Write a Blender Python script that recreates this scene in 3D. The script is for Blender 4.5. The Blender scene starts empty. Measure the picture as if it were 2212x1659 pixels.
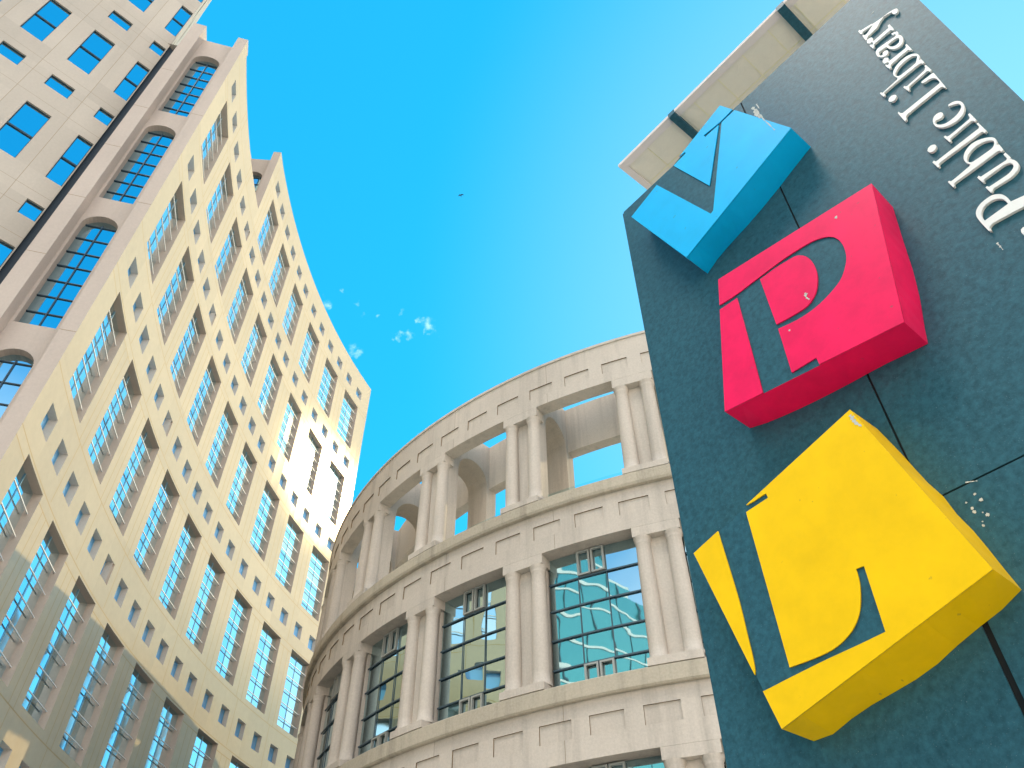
import bpy, bmesh, math, random
from mathutils import Vector, Matrix

random.seed(7)
sc = bpy.context.scene
col = sc.collection
EYE = 1.6

# ------------------------------------------------------------------ camera
cam_data = bpy.data.cameras.new("camera")
cam_data.sensor_width = 36.0
cam_data.lens = 1661.0 / 2212.0 * 36.0
cam_data.clip_start = 0.05
cam_data.clip_end = 5000.0
cam = bpy.data.objects.new("camera", cam_data)
col.objects.link(cam)
cam.matrix_world = Matrix(((0.999979, 0.006503, 0.0, 0.0),
                           (0.004556, -0.700622, -0.713518, 0.0),
                           (-0.00464, 0.713503, -0.700637, EYE),
                           (0, 0, 0, 1)))
sc.camera = cam

# ------------------------------------------------------------------ light
SUN = Vector((0.6052, 0.5422, 0.5829)).normalized()
SUN_EL = math.asin(SUN.z)
SUN_AZ = math.atan2(SUN.x, SUN.y)
world = bpy.data.worlds.new("World")
sc.world = world
world.use_nodes = True
wn = world.node_tree.nodes
wl = world.node_tree.links
wn.clear()


def wnode(t, **kw):
    n = wn.new(t)
    for k, v in kw.items():
        setattr(n, k, v)
    return n


def wmath(op, a, b=None, c=None):
    n = wn.new('ShaderNodeMath')
    n.operation = op
    for i, v in enumerate((a, b, c)):
        if v is None:
            continue
        if isinstance(v, (int, float)):
            n.inputs[i].default_value = v
        else:
            wl.new(v, n.inputs[i])
    return n.outputs[0]


w_out = wnode('ShaderNodeOutputWorld')
w_bg = wnode('ShaderNodeBackground')
w_bg.inputs['Strength'].default_value = SKY_STRENGTH = 0.15
sky = wnode('ShaderNodeTexSky', sky_type='NISHITA', sun_disc=False)
sky.sun_elevation = SUN_EL
sky.sun_rotation = SUN_AZ
sky.altitude = 50.0
sky.air_density = 1.0
sky.dust_density = 0.6
sky.ozone_density = 1.0
w_tc = wnode('ShaderNodeTexCoord')
DIR = w_tc.outputs['Generated']


def wdot(v):
    n = wn.new('ShaderNodeVectorMath')
    n.operation = 'DOT_PRODUCT'
    wl.new(DIR, n.inputs[0])
    n.inputs[1].default_value = v
    return n.outputs['Value']


def wsmooth(x, a, b):
    n = wn.new('ShaderNodeMapRange')
    n.interpolation_type = 'SMOOTHSTEP'
    wl.new(x, n.inputs[0])
    n.inputs[1].default_value = a
    n.inputs[2].default_value = b
    return n.outputs[0]


def wmix(fac, a, b):
    n = wn.new('ShaderNodeMix')
    n.data_type = 'RGBA'
    if isinstance(fac, (int, float)):
        n.inputs[0].default_value = fac
    else:
        wl.new(fac, n.inputs[0])
    for i, v in ((6, a), (7, b)):
        if isinstance(v, tuple):
            n.inputs[i].default_value = (*v, 1)
        else:
            wl.new(v, n.inputs[i])
    return n.outputs[2]


# clear saturated blue of the photograph: the Nishita sky graded towards cyan
tint = wnode('ShaderNodeMix', data_type='RGBA', blend_type='MULTIPLY')
tint.inputs[0].default_value = 1.0
wl.new(sky.outputs[0], tint.inputs[6])
tint.inputs[7].default_value = (SKY_TINT := (0.20, 1.75, 1.9)) + (1.0,)
base_sky = wmix(0.72, tint.outputs[2], (0.05, 2.32, 4.55))
# bright patches added to the unseen sky behind the camera to fill the shade
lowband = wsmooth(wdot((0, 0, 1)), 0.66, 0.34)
fill_low = wmath('MULTIPLY', wsmooth(wdot((0.68, -0.733, 0.0)), -0.20, 0.45), lowband)
c0 = wmix(fill_low, base_sky, (12.5, 10.7, 9.0))
fill_high = wsmooth(wdot((-0.2614, -0.3116, 0.9135)), 0.970, 0.993)
c1 = wmix(fill_high, c0, (82.0, 75.0, 67.0))
# white glow of the air round the sun
glow = wsmooth(wdot(tuple(SUN)), 0.70, 1.05)
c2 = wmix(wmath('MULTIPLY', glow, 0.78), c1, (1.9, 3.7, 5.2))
# small white wisps of cloud between the two buildings
cn = wnode('ShaderNodeTexNoise')
cn.inputs['Scale'].default_value = 75.0
cn.inputs['Detail'].default_value = 7.0
cn.inputs['Roughness'].default_value = 0.62
wl.new(DIR, cn.inputs['Vector'])
wisp = wsmooth(cn.outputs['Fac'], 0.30, 0.72)
cw_ = wnode('ShaderNodeTexNoise')
cw_.inputs['Scale'].default_value = 85.0
cw_.inputs['Detail'].default_value = 4.0
wl.new(DIR, cw_.inputs['Vector'])
warp = wn.new('ShaderNodeVectorMath')
warp.operation = 'MULTIPLY_ADD'
wl.new(cw_.outputs['Color'], warp.inputs[0])
warp.inputs[1].default_value = (0.030, 0.030, 0.030)
warp.inputs[2].default_value = (-0.015, -0.015, -0.015)
wdir = wn.new('ShaderNodeVectorMath')
wdir.operation = 'ADD'
wl.new(DIR, wdir.inputs[0])
wl.new(warp.outputs[0], wdir.inputs[1])
WISPS = [(-0.10747, 0.65122, 0.75124, 0.0077, 1.00), (-0.11918, 0.64714, 0.75300, 0.0046, 0.80), (-0.13412, 0.66010, 0.73910, 0.0061, 0.90), (-0.14468, 0.66171, 0.73567, 0.0041, 0.70), (-0.15285, 0.66261, 0.73320, 0.0036, 0.60), (-0.10996, 0.65775, 0.74517, 0.0031, 0.70), (-0.20233, 0.66721, 0.71686, 0.0060, 0.70), (-0.19504, 0.67170, 0.71469, 0.0046, 0.70), (-0.23393, 0.61847, 0.75018, 0.0067, 0.70), (-0.21296, 0.60946, 0.76368, 0.0031, 0.60), (-0.19068, 0.63411, 0.74936, 0.0036, 0.50), (-0.17129, 0.63652, 0.75200, 0.0031, 0.60), (-0.19645, 0.61987, 0.75972, 0.0031, 0.50), (-0.14056, 0.63529, 0.75938, 0.0041, 0.50), (-0.09996, 0.66073, 0.74394, 0.0041, 0.40)]
acc = None
for (x, y, z, s_, a_) in WISPS:
    dn = wn.new('ShaderNodeVectorMath')
    dn.operation = 'DISTANCE'
    wl.new(wdir.outputs[0], dn.inputs[0])
    dn.inputs[1].default_value = (x, y, z)
    t_ = wmath('MULTIPLY', wsmooth(dn.outputs['Value'], s_ * 1.5, s_ * 0.2), a_)
    acc = t_ if acc is None else wmath('MAXIMUM', acc, t_)
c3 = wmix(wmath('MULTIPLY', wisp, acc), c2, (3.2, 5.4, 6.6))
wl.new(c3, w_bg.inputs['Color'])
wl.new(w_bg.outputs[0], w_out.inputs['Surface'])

sun_data = bpy.data.lights.new("sun", 'SUN')
sun_data.energy = 2.0
sun_data.angle = math.radians(0.5)
sun_data.color = (1.0, 0.80, 0.44)
sun = bpy.data.objects.new("sun", sun_data)
col.objects.link(sun)
sun.rotation_euler = SUN.to_track_quat('Z', 'Y').to_euler()
sun.location = (30, 25, 120)

sc.view_settings.view_transform = 'Standard'
sc.view_settings.look = 'None'
sc.view_settings.exposure = 0.60
sc.view_settings.gamma = 1.0
sc.render.engine = 'CYCLES'
sc.cycles.caustics_reflective = False
sc.cycles.caustics_refractive = False
sc.cycles.max_bounces = 8
sc.cycles.sample_clamp_indirect = 6.0

# ------------------------------------------------------------------ helpers


def tag(o, label=None, cat=None, group=None, kind=None):
    if label:
        o["label"] = label
    if cat:
        o["category"] = cat
    if group:
        o["group"] = group
    if kind:
        o["kind"] = kind
    return o


def empty(name, loc):
    o = bpy.data.objects.new(name, None)
    o.empty_display_size = 0.5
    col.objects.link(o)
    o.location = loc
    return o


def link(name, me, parent=None):
    """link a mesh whose vertices are in world coordinates under parent"""
    o = bpy.data.objects.new(name, me)
    col.objects.link(o)
    if parent is not None:
        o.parent = parent
        o.matrix_parent_inverse = Matrix.Identity(4)
        w = world_loc(parent)
        o.location = -w
    return o


def world_loc(o):
    v = Vector((0, 0, 0))
    while o is not None:
        v = v + o.location
        o = o.parent
    return v


class MB:
    def __init__(self):
        self.v = []
        self.f = []
        self.m = []
        self.tone = {}
        self.cache = {}

    def vert(self, p):
        self.v.append(tuple(p))
        return len(self.v) - 1

    def quad(self, a, b, c, d, m=0):
        i = [self.vert(p) for p in (a, b, c, d)]
        self.f.append(i)
        self.m.append(m)

    def poly(self, pts, m=0):
        self.f.append([self.vert(p) for p in pts])
        self.m.append(m)

    def box_fn(self, fn, s0, s1, z0, z1, d0, d1, ns=1, m=0):
        """solid box in a curved (s, z, d) space"""
        for i in range(ns):
            a = s0 + (s1 - s0) * i / ns
            b = s0 + (s1 - s0) * (i + 1) / ns
            self.quad(fn(a, z0, d0), fn(b, z0, d0), fn(b, z1, d0), fn(a, z1, d0), m)
            self.quad(fn(a, z0, d1), fn(a, z1, d1), fn(b, z1, d1), fn(b, z0, d1), m)
            self.quad(fn(a, z1, d0), fn(b, z1, d0), fn(b, z1, d1), fn(a, z1, d1), m)
            self.quad(fn(a, z0, d0), fn(a, z0, d1), fn(b, z0, d1), fn(b, z0, d0), m)
        self.quad(fn(s0, z0, d0), fn(s0, z1, d0), fn(s0, z1, d1), fn(s0, z0, d1), m)
        self.quad(fn(s1, z0, d0), fn(s1, z0, d1), fn(s1, z1, d1), fn(s1, z1, d0), m)

    def mesh(self, name, mats, merge=True, smooth=False):
        me = bpy.data.meshes.new(name)
        me.from_pydata(self.v, [], self.f)
        for mt in mats:
            me.materials.append(mt)
        me.polygons.foreach_set('material_index', self.m)
        if self.tone:
            at = me.attributes.new('tone', 'FLOAT', 'FACE')
            at.data.foreach_set('value', [self.tone.get(i, 0.0) for i in range(len(self.f))])
        bm = bmesh.new()
        bm.from_mesh(me)
        if merge:
            bmesh.ops.remove_doubles(bm, verts=bm.verts, dist=0.0005)
        bmesh.ops.recalc_face_normals(bm, faces=bm.faces)
        bm.to_mesh(me)
        bm.free()
        if smooth:
            for p in me.polygons:
                p.use_smooth = True
        me.update()
        return me


def wall_grid(mb, fn, s0, s1, z0, z1, openings, depth, step, back=False, vseams=(), hseams=(), seam_w=0.035, m_wall=0, m_seam=1, m_rev=0, tone=None):
    """wall skin in (s, z) with real openings: reveals go back to `depth`.
    openings: (sa, sb, za, zb).  Seams are narrow cells of a second material, 12 mm deep."""
    S = {round(s0, 4), round(s1, 4)}
    Z = {round(z0, 4), round(z1, 4)}
    ops = []
    for o in openings:
        a, b, c, d = o[:4]
        if b <= s0 or a >= s1 or d <= z0 or c >= z1:
            continue
        a, b, c, d = max(a, s0), min(b, s1), max(c, z0), min(d, z1)
        ops.append((a, b, c, d))
        S.update((round(a, 4), round(b, 4)))
        Z.update((round(c, 4), round(d, 4)))
    vs = []
    for (s, za, zb) in vseams:
        if s0 < s < s1:
            vs.append((s - seam_w / 2, s + seam_w / 2, za, zb))
            S.update((round(s - seam_w / 2, 4), round(s + seam_w / 2, 4)))
            Z.update((round(za, 4), round(zb, 4)))
    hs = []
    for z in hseams:
        if z0 < z < z1:
            hs.append((z - seam_w / 2, z + seam_w / 2))
            Z.update((round(z - seam_w / 2, 4), round(z + seam_w / 2, 4)))
    S = sorted(S)
    S2 = [S[0]]
    for s in S[1:]:
        gap = s - S2[-1]
        if gap < 0.002:
            continue
        n = max(1, math.ceil(gap / step))
        b = S2[-1]
        for i in range(1, n + 1):
            S2.append(b + gap * i / n)
    S = S2
    Z = [z for i, z in enumerate(sorted(Z)) if z0 - 1e-6 <= z <= z1 + 1e-6]
    Z2 = [Z[0]]
    for z in Z[1:]:
        if z - Z2[-1] > 0.002:
            Z2.append(z)
    Z = Z2
    for i in range(len(S) - 1):
        a, b = S[i], S[i + 1]
        cs = (a + b) / 2
        so = [o for o in ops if o[0] < cs < o[1]]
        sv = [q for q in vs if q[0] - 1e-4 < cs < q[1] + 1e-4]
        run = None
        for j in range(len(Z) - 1):
            c, d = Z[j], Z[j + 1]
            cz = (c + d) / 2
            if any(o[2] < cz < o[3] for o in so):
                continue
            seam = any(q[0] < cz < q[1] for q in hs) or any(q[2] < cz < q[3] for q in sv)
            mb.quad(fn(a, c, 0), fn(b, c, 0), fn(b, d, 0), fn(a, d, 0), m_seam if seam else m_wall)
            if tone:
                mb.tone[len(mb.f) - 1] = tone(cs, cz)
        for o in so:
            mb.quad(fn(a, o[2], 0), fn(b, o[2], 0), fn(b, o[2], depth), fn(a, o[2], depth), m_rev)
            mb.quad(fn(a, o[3], 0), fn(a, o[3], depth), fn(b, o[3], depth), fn(b, o[3], 0), m_rev)
            if back:
                mb.quad(fn(a, o[2], depth), fn(b, o[2], depth), fn(b, o[3], depth), fn(a, o[3], depth), m_wall)
    for (a, b, c, d) in ops:
        mb.quad(fn(a, c, 0), fn(a, d, 0), fn(a, d, depth), fn(a, c, depth), m_rev)
        mb.quad(fn(b, c, 0), fn(b, c, depth), fn(b, d, depth), fn(b, d, 0), m_rev)


def panel_tone(ds, dz, amp, s_off=0.0, z_off=0.0):
    """slight difference in tone from one cast panel to the next"""
    def f(s, z):
        return random.Random(hash((int(math.floor((s - s_off) / ds)), int(math.floor((z - z_off) / dz)), 5))).uniform(-amp, amp)
    return f


# ------------------------------------------------------------------ materials
def new_mat(name):
    m = bpy.data.materials.new(name)
    m.use_nodes = True
    return m, m.node_tree.nodes, m.node_tree.links, m.node_tree.nodes['Principled BSDF']


def add_sheen(n, l, p, sheen):
    """glossy layer added over the surface to mirror the sun as a broad soft-edged glare"""
    gl = n.new('ShaderNodeBsdfGlossy')
    gl.distribution = 'BECKMANN'
    gl.inputs['Roughness'].default_value = sheen[1]
    gl.inputs['Color'].default_value = (1.0, 0.90, 0.72, 1)
    ms = n.new('ShaderNodeMixShader')
    ms.inputs[0].default_value = sheen[0]
    out = [x for x in n if x.type == 'OUTPUT_MATERIAL'][0]
    l.new(p.outputs[0], ms.inputs[1])
    l.new(gl.outputs[0], ms.inputs[2])
    l.new(ms.outputs[0], out.inputs['Surface'])


def stone(name, base, var=0.12, rough=0.85, streak=0.0, coat=0.0, coat_rough=0.15, bump=0.15, fine=9.0, spec=0.3, sheen=None):
    m, n, l, p = new_mat(name)
    tc = n.new('ShaderNodeTexCoord')
    geo = n.new('ShaderNodeNewGeometry')
    big = n.new('ShaderNodeTexNoise')
    big.inputs['Scale'].default_value = 0.22
    big.inputs['Detail'].default_value = 6
    l.new(geo.outputs['Position'], big.inputs['Vector'])
    sm = n.new('ShaderNodeTexNoise')
    sm.inputs['Scale'].default_value = fine
    sm.inputs['Detail'].default_value = 8
    sm.inputs['Roughness'].default_value = 0.7
    l.new(geo.outputs['Position'], sm.inputs['Vector'])
    add = n.new('ShaderNodeMath')
    add.operation = 'ADD'
    l.new(big.outputs['Fac'], add.inputs[0])
    l.new(sm.outputs['Fac'], add.inputs[1])
    mr = n.new('ShaderNodeMapRange')
    mr.inputs[1].default_value = 0.6
    mr.inputs[2].default_value = 1.4
    mr.inputs[3].default_value = 1 - var
    mr.inputs[4].default_value = 1 + var
    l.new(add.outputs[0], mr.inputs[0])
    at = n.new('ShaderNodeAttribute')
    at.attribute_name = 'tone'
    mt = n.new('ShaderNodeMath')
    mt.operation = 'MULTIPLY_ADD'
    l.new(mr.outputs[0], mt.inputs[0])
    l.new(at.outputs['Fac'], mt.inputs[1])
    l.new(mr.outputs[0], mt.inputs[2])
    val = mt.outputs[0]
    if streak:
        mp = n.new('ShaderNodeMapping')
        mp.inputs['Scale'].default_value = (1.6, 1.6, 0.10)
        l.new(geo.outputs['Position'], mp.inputs['Vector'])
        st = n.new('ShaderNodeTexNoise')
        st.inputs['Scale'].default_value = 1.0
        st.inputs['Detail'].default_value = 6
        st.inputs['Roughness'].default_value = 0.65
        l.new(mp.outputs[0], st.inputs['Vector'])
        m2 = n.new('ShaderNodeMapRange')
        m2.inputs[1].default_value = 0.5
        m2.inputs[2].default_value = 0.75
        m2.inputs[3].default_value = 1.0
        m2.inputs[4].default_value = 1.0 - streak
        l.new(st.outputs['Fac'], m2.inputs[0])
        mu = n.new('ShaderNodeMath')
        mu.operation = 'MULTIPLY'
        l.new(val, mu.inputs[0])
        l.new(m2.outputs[0], mu.inputs[1])
        val = mu.outputs[0]
    mix = n.new('ShaderNodeMix')
    mix.data_type = 'RGBA'
    mix.blend_type = 'MULTIPLY'
    mix.inputs[0].default_value = 1.0
    mix.inputs[6].default_value = (*base, 1)
    cmb = n.new('ShaderNodeCombineColor')
    for i in range(3):
        l.new(val, cmb.inputs[i])
    l.new(cmb.outputs[0], mix.inputs[7])
    l.new(mix.outputs[2], p.inputs['Base Color'])
    p.inputs['Roughness'].default_value = rough
    p.inputs['Specular IOR Level'].default_value = spec
    if coat:
        p.inputs['Coat Weight'].default_value = coat
        p.inputs['Coat Roughness'].default_value = coat_rough
    if sheen:
        add_sheen(n, l, p, sheen)
    if bump:
        bp = n.new('ShaderNodeBump')
        bp.inputs['Strength'].default_value = bump
        bp.inputs['Distance'].default_value = 0.02
        l.new(sm.outputs['Fac'], bp.inputs['Height'])
        l.new(bp.outputs[0], p.inputs['Normal'])
    return m


def plain(name, base, rough=0.5, metal=0.0, var=0.0, scale=20.0, bump=0.0, spec=0.5, speck=None):
    m, n, l, p = new_mat(name)
    p.inputs['Base Color'].default_value = (*base, 1)
    p.inputs['Roughness'].default_value = rough
    p.inputs['Metallic'].default_value = metal
    p.inputs['Specular IOR Level'].default_value = spec
    if var or bump:
        geo = n.new('ShaderNodeNewGeometry')
        nz = n.new('ShaderNodeTexNoise')
        nz.inputs['Scale'].default_value = scale
        nz.inputs['Detail'].default_value = 8
        nz.inputs['Roughness'].default_value = 0.65
        l.new(geo.outputs['Position'], nz.inputs['Vector'])
        if var:
            mr = n.new('ShaderNodeMapRange')
            mr.inputs[1].default_value = 0.3
            mr.inputs[2].default_value = 0.7
            mr.inputs[3].default_value = 1 - var
            mr.inputs[4].default_value = 1 + var
            l.new(nz.outputs['Fac'], mr.inputs[0])
            mix = n.new('ShaderNodeMix')
            mix.data_type = 'RGBA'
            mix.blend_type = 'MULTIPLY'
            mix.inputs[0].default_value = 1.0
            mix.inputs[6].default_value = (*base, 1)
            cmb = n.new('ShaderNodeCombineColor')
            for i in range(3):
                l.new(mr.outputs[0], cmb.inputs[i])
            l.new(cmb.outputs[0], mix.inputs[7])
            outc = mix.outputs[2]
            if speck:
                vo = n.new('ShaderNodeTexNoise')
                vo.inputs['Scale'].default_value = speck[0]
                vo.inputs['Detail'].default_value = 2
                l.new(geo.outputs['Position'], vo.inputs['Vector'])
                m3 = n.new('ShaderNodeMapRange')
                m3.inputs[1].default_value = speck[1]
                m3.inputs[2].default_value = speck[1] + 0.05
                l.new(vo.outputs['Fac'], m3.inputs[0])
                mx = n.new('ShaderNodeMix')
                mx.data_type = 'RGBA'
                l.new(m3.outputs[0], mx.inputs[0])
                l.new(outc, mx.inputs[6])
                mx.inputs[7].default_value = (*speck[2], 1)
                outc = mx.outputs[2]
            l.new(outc, p.inputs['Base Color'])
        if bump:
            bp = n.new('ShaderNodeBump')
            bp.inputs['Strength'].default_value = bump
            bp.inputs['Distance'].default_value = 0.01
            l.new(nz.outputs['Fac'], bp.inputs['Height'])
            l.new(bp.outputs[0], p.inputs['Normal'])
    return m


def mirror_glass(name, base, rough=0.02, wav=0.02, metal=1.0):
    m, n, l, p = new_mat(name)
    p.inputs['Base Color'].default_value = (*base, 1)
    p.inputs['Metallic'].default_value = metal
    p.inputs['Roughness'].default_value = rough
    geo = n.new('ShaderNodeNewGeometry')
    nz = n.new('ShaderNodeTexNoise')
    nz.inputs['Scale'].default_value = 0.55
    nz.inputs['Detail'].default_value = 1.5
    l.new(geo.outputs['Position'], nz.inputs['Vector'])
    bp = n.new('ShaderNodeBump')
    bp.inputs['Strength'].default_value = 1.0
    bp.inputs['Distance'].default_value = wav
    l.new(nz.outputs['Fac'], bp.inputs['Height'])
    l.new(bp.outputs[0], p.inputs['Normal'])
    return m


M = {}
M['facade'] = stone('sandstone_facade', (0.535, 0.415, 0.265), var=0.08, rough=0.7, sheen=(0.13, 0.19), bump=0.0, fine=3.0)
M['joint'] = plain('facade_joint', (0.42, 0.29, 0.13), rough=0.9)
M['reveal'] = stone('window_reveal', (0.60, 0.52, 0.45), var=0.1, rough=0.9)
M['end'] = stone('precast_end_wall', (0.49, 0.42, 0.375), var=0.10, rough=0.9, streak=0.08)
M['tower'] = stone('precast_tower', (0.48, 0.43, 0.375), var=0.10, rough=0.9, streak=0.06)
M['tower_joint'] = plain('tower_joint', (0.33, 0.26, 0.19), rough=0.9)
M['lib'] = stone('library_precast', (0.54, 0.485, 0.425), var=0.18, rough=0.92, streak=0.28, fine=14.0, bump=0.3)
M['lib_ledge'] = stone('weathered_ledge', (0.45, 0.40, 0.32), var=0.25, rough=0.95, streak=0.35, fine=14.0, bump=0.3)
M['lib_joint'] = plain('library_joint', (0.20, 0.15, 0.09), rough=0.9)
M['glass'] = mirror_glass('facade_glass', (0.76, 0.93, 1.0), wav=0.003, rough=0.06)
M['glass2'] = mirror_glass('facade_glass_tinted', (0.62, 0.84, 0.97), wav=0.003, rough=0.05)
M['glass3'] = mirror_glass('facade_glass_pale', (0.90, 0.98, 1.0), wav=0.003, rough=0.09)
M['sglass'] = plain('small_pane_painted_sky', (0.20, 0.52, 0.90), rough=0.08, spec=1.0)  # sky reflection put into the pane's diffuse blue
M['tglass'] = mirror_glass('tower_glass', (0.45, 0.68, 0.80), wav=0.004)
M['lglass'] = mirror_glass('library_glass', (0.42, 0.60, 0.66), wav=0.012, rough=0.015)
M['white_bar'] = plain('white_bar', (0.85, 0.85, 0.83), rough=0.4)
M['mullion'] = plain('dark_mullion', (0.03, 0.06, 0.09), rough=0.4)
M['thin'] = plain('blue_grey_mullion', (0.22, 0.45, 0.62), rough=0.4)
M['lmull'] = plain('steel_mullion', (0.07, 0.11, 0.14), rough=0.45, metal=0.4)
M['sash'] = plain('grey_sash', (0.35, 0.36, 0.34), rough=0.5, metal=0.3)
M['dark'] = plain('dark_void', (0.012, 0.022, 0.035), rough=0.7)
M['slate'] = plain('slate_panel', (0.028, 0.100, 0.135), rough=0.40, var=0.30, scale=45.0, bump=0.08, spec=0.18, speck=(300.0, 0.70, (0.16, 0.22, 0.26)))
M['gap'] = plain('panel_gap', (0.004, 0.006, 0.008), rough=0.9)
M['letter'] = plain('white_lettering', (0.80, 0.79, 0.76), rough=0.45, var=0.04)
M['blue'] = plain('blue_face', (0.0, 0.47, 0.90), rough=0.45, var=0.08, scale=4, speck=(38.0, 0.73, (0.03, 0.30, 0.55)), spec=0.22)
M['blue_side'] = M['blue']
M['red'] = plain('red_face', (0.90, 0.007, 0.10), rough=0.38, var=0.12, scale=6, speck=(34.0, 0.73, (0.55, 0.06, 0.10)), spec=0.22)
M['yellow'] = plain('yellow_face', (0.95, 0.57, 0.001), rough=0.38, var=0.08, scale=5, speck=(40.0, 0.74, (0.70, 0.40, 0.02)), spec=0.22)
M['stain'] = plain('bird_dropping', (0.55, 0.56, 0.53), rough=0.9, var=0.1, scale=60)
M['soffit'] = stone('canopy_soffit', (0.84, 0.76, 0.64), var=0.06, rough=0.8, fine=20)
M['trim'] = stone('canopy_trim', (0.80, 0.70, 0.66), var=0.06, rough=0.7, fine=20)
M['seam'] = plain('canopy_seam', (0.85, 0.77, 0.50), rough=0.8)
M['rail'] = plain('rail_post', (0.75, 0.78, 0.78), rough=0.3, metal=0.8)
M['ground'] = stone('plaza_paving', (0.62, 0.56, 0.48), var=0.15, rough=0.9, fine=4)
M['bird'] = plain('bird_haze_tint', (0.02, 0.10, 0.22), rough=0.8)  # blue haze of the air put into the bird's base colour

M['teal'] = mirror_glass('teal_curtain_wall', (0.10, 0.40, 0.46), wav=0.01, metal=0.5, rough=0.1)
gm, gn, gl_, gp = new_mat('rail_glass')
gp.inputs['Base Color'].default_value = (0.75, 0.93, 0.95, 1)
gp.inputs['Roughness'].default_value = 0.02
gp.inputs['Transmission Weight'].default_value = 1.0
gp.inputs['IOR'].default_value = 1.02
M['rail_glass'] = gm

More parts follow.
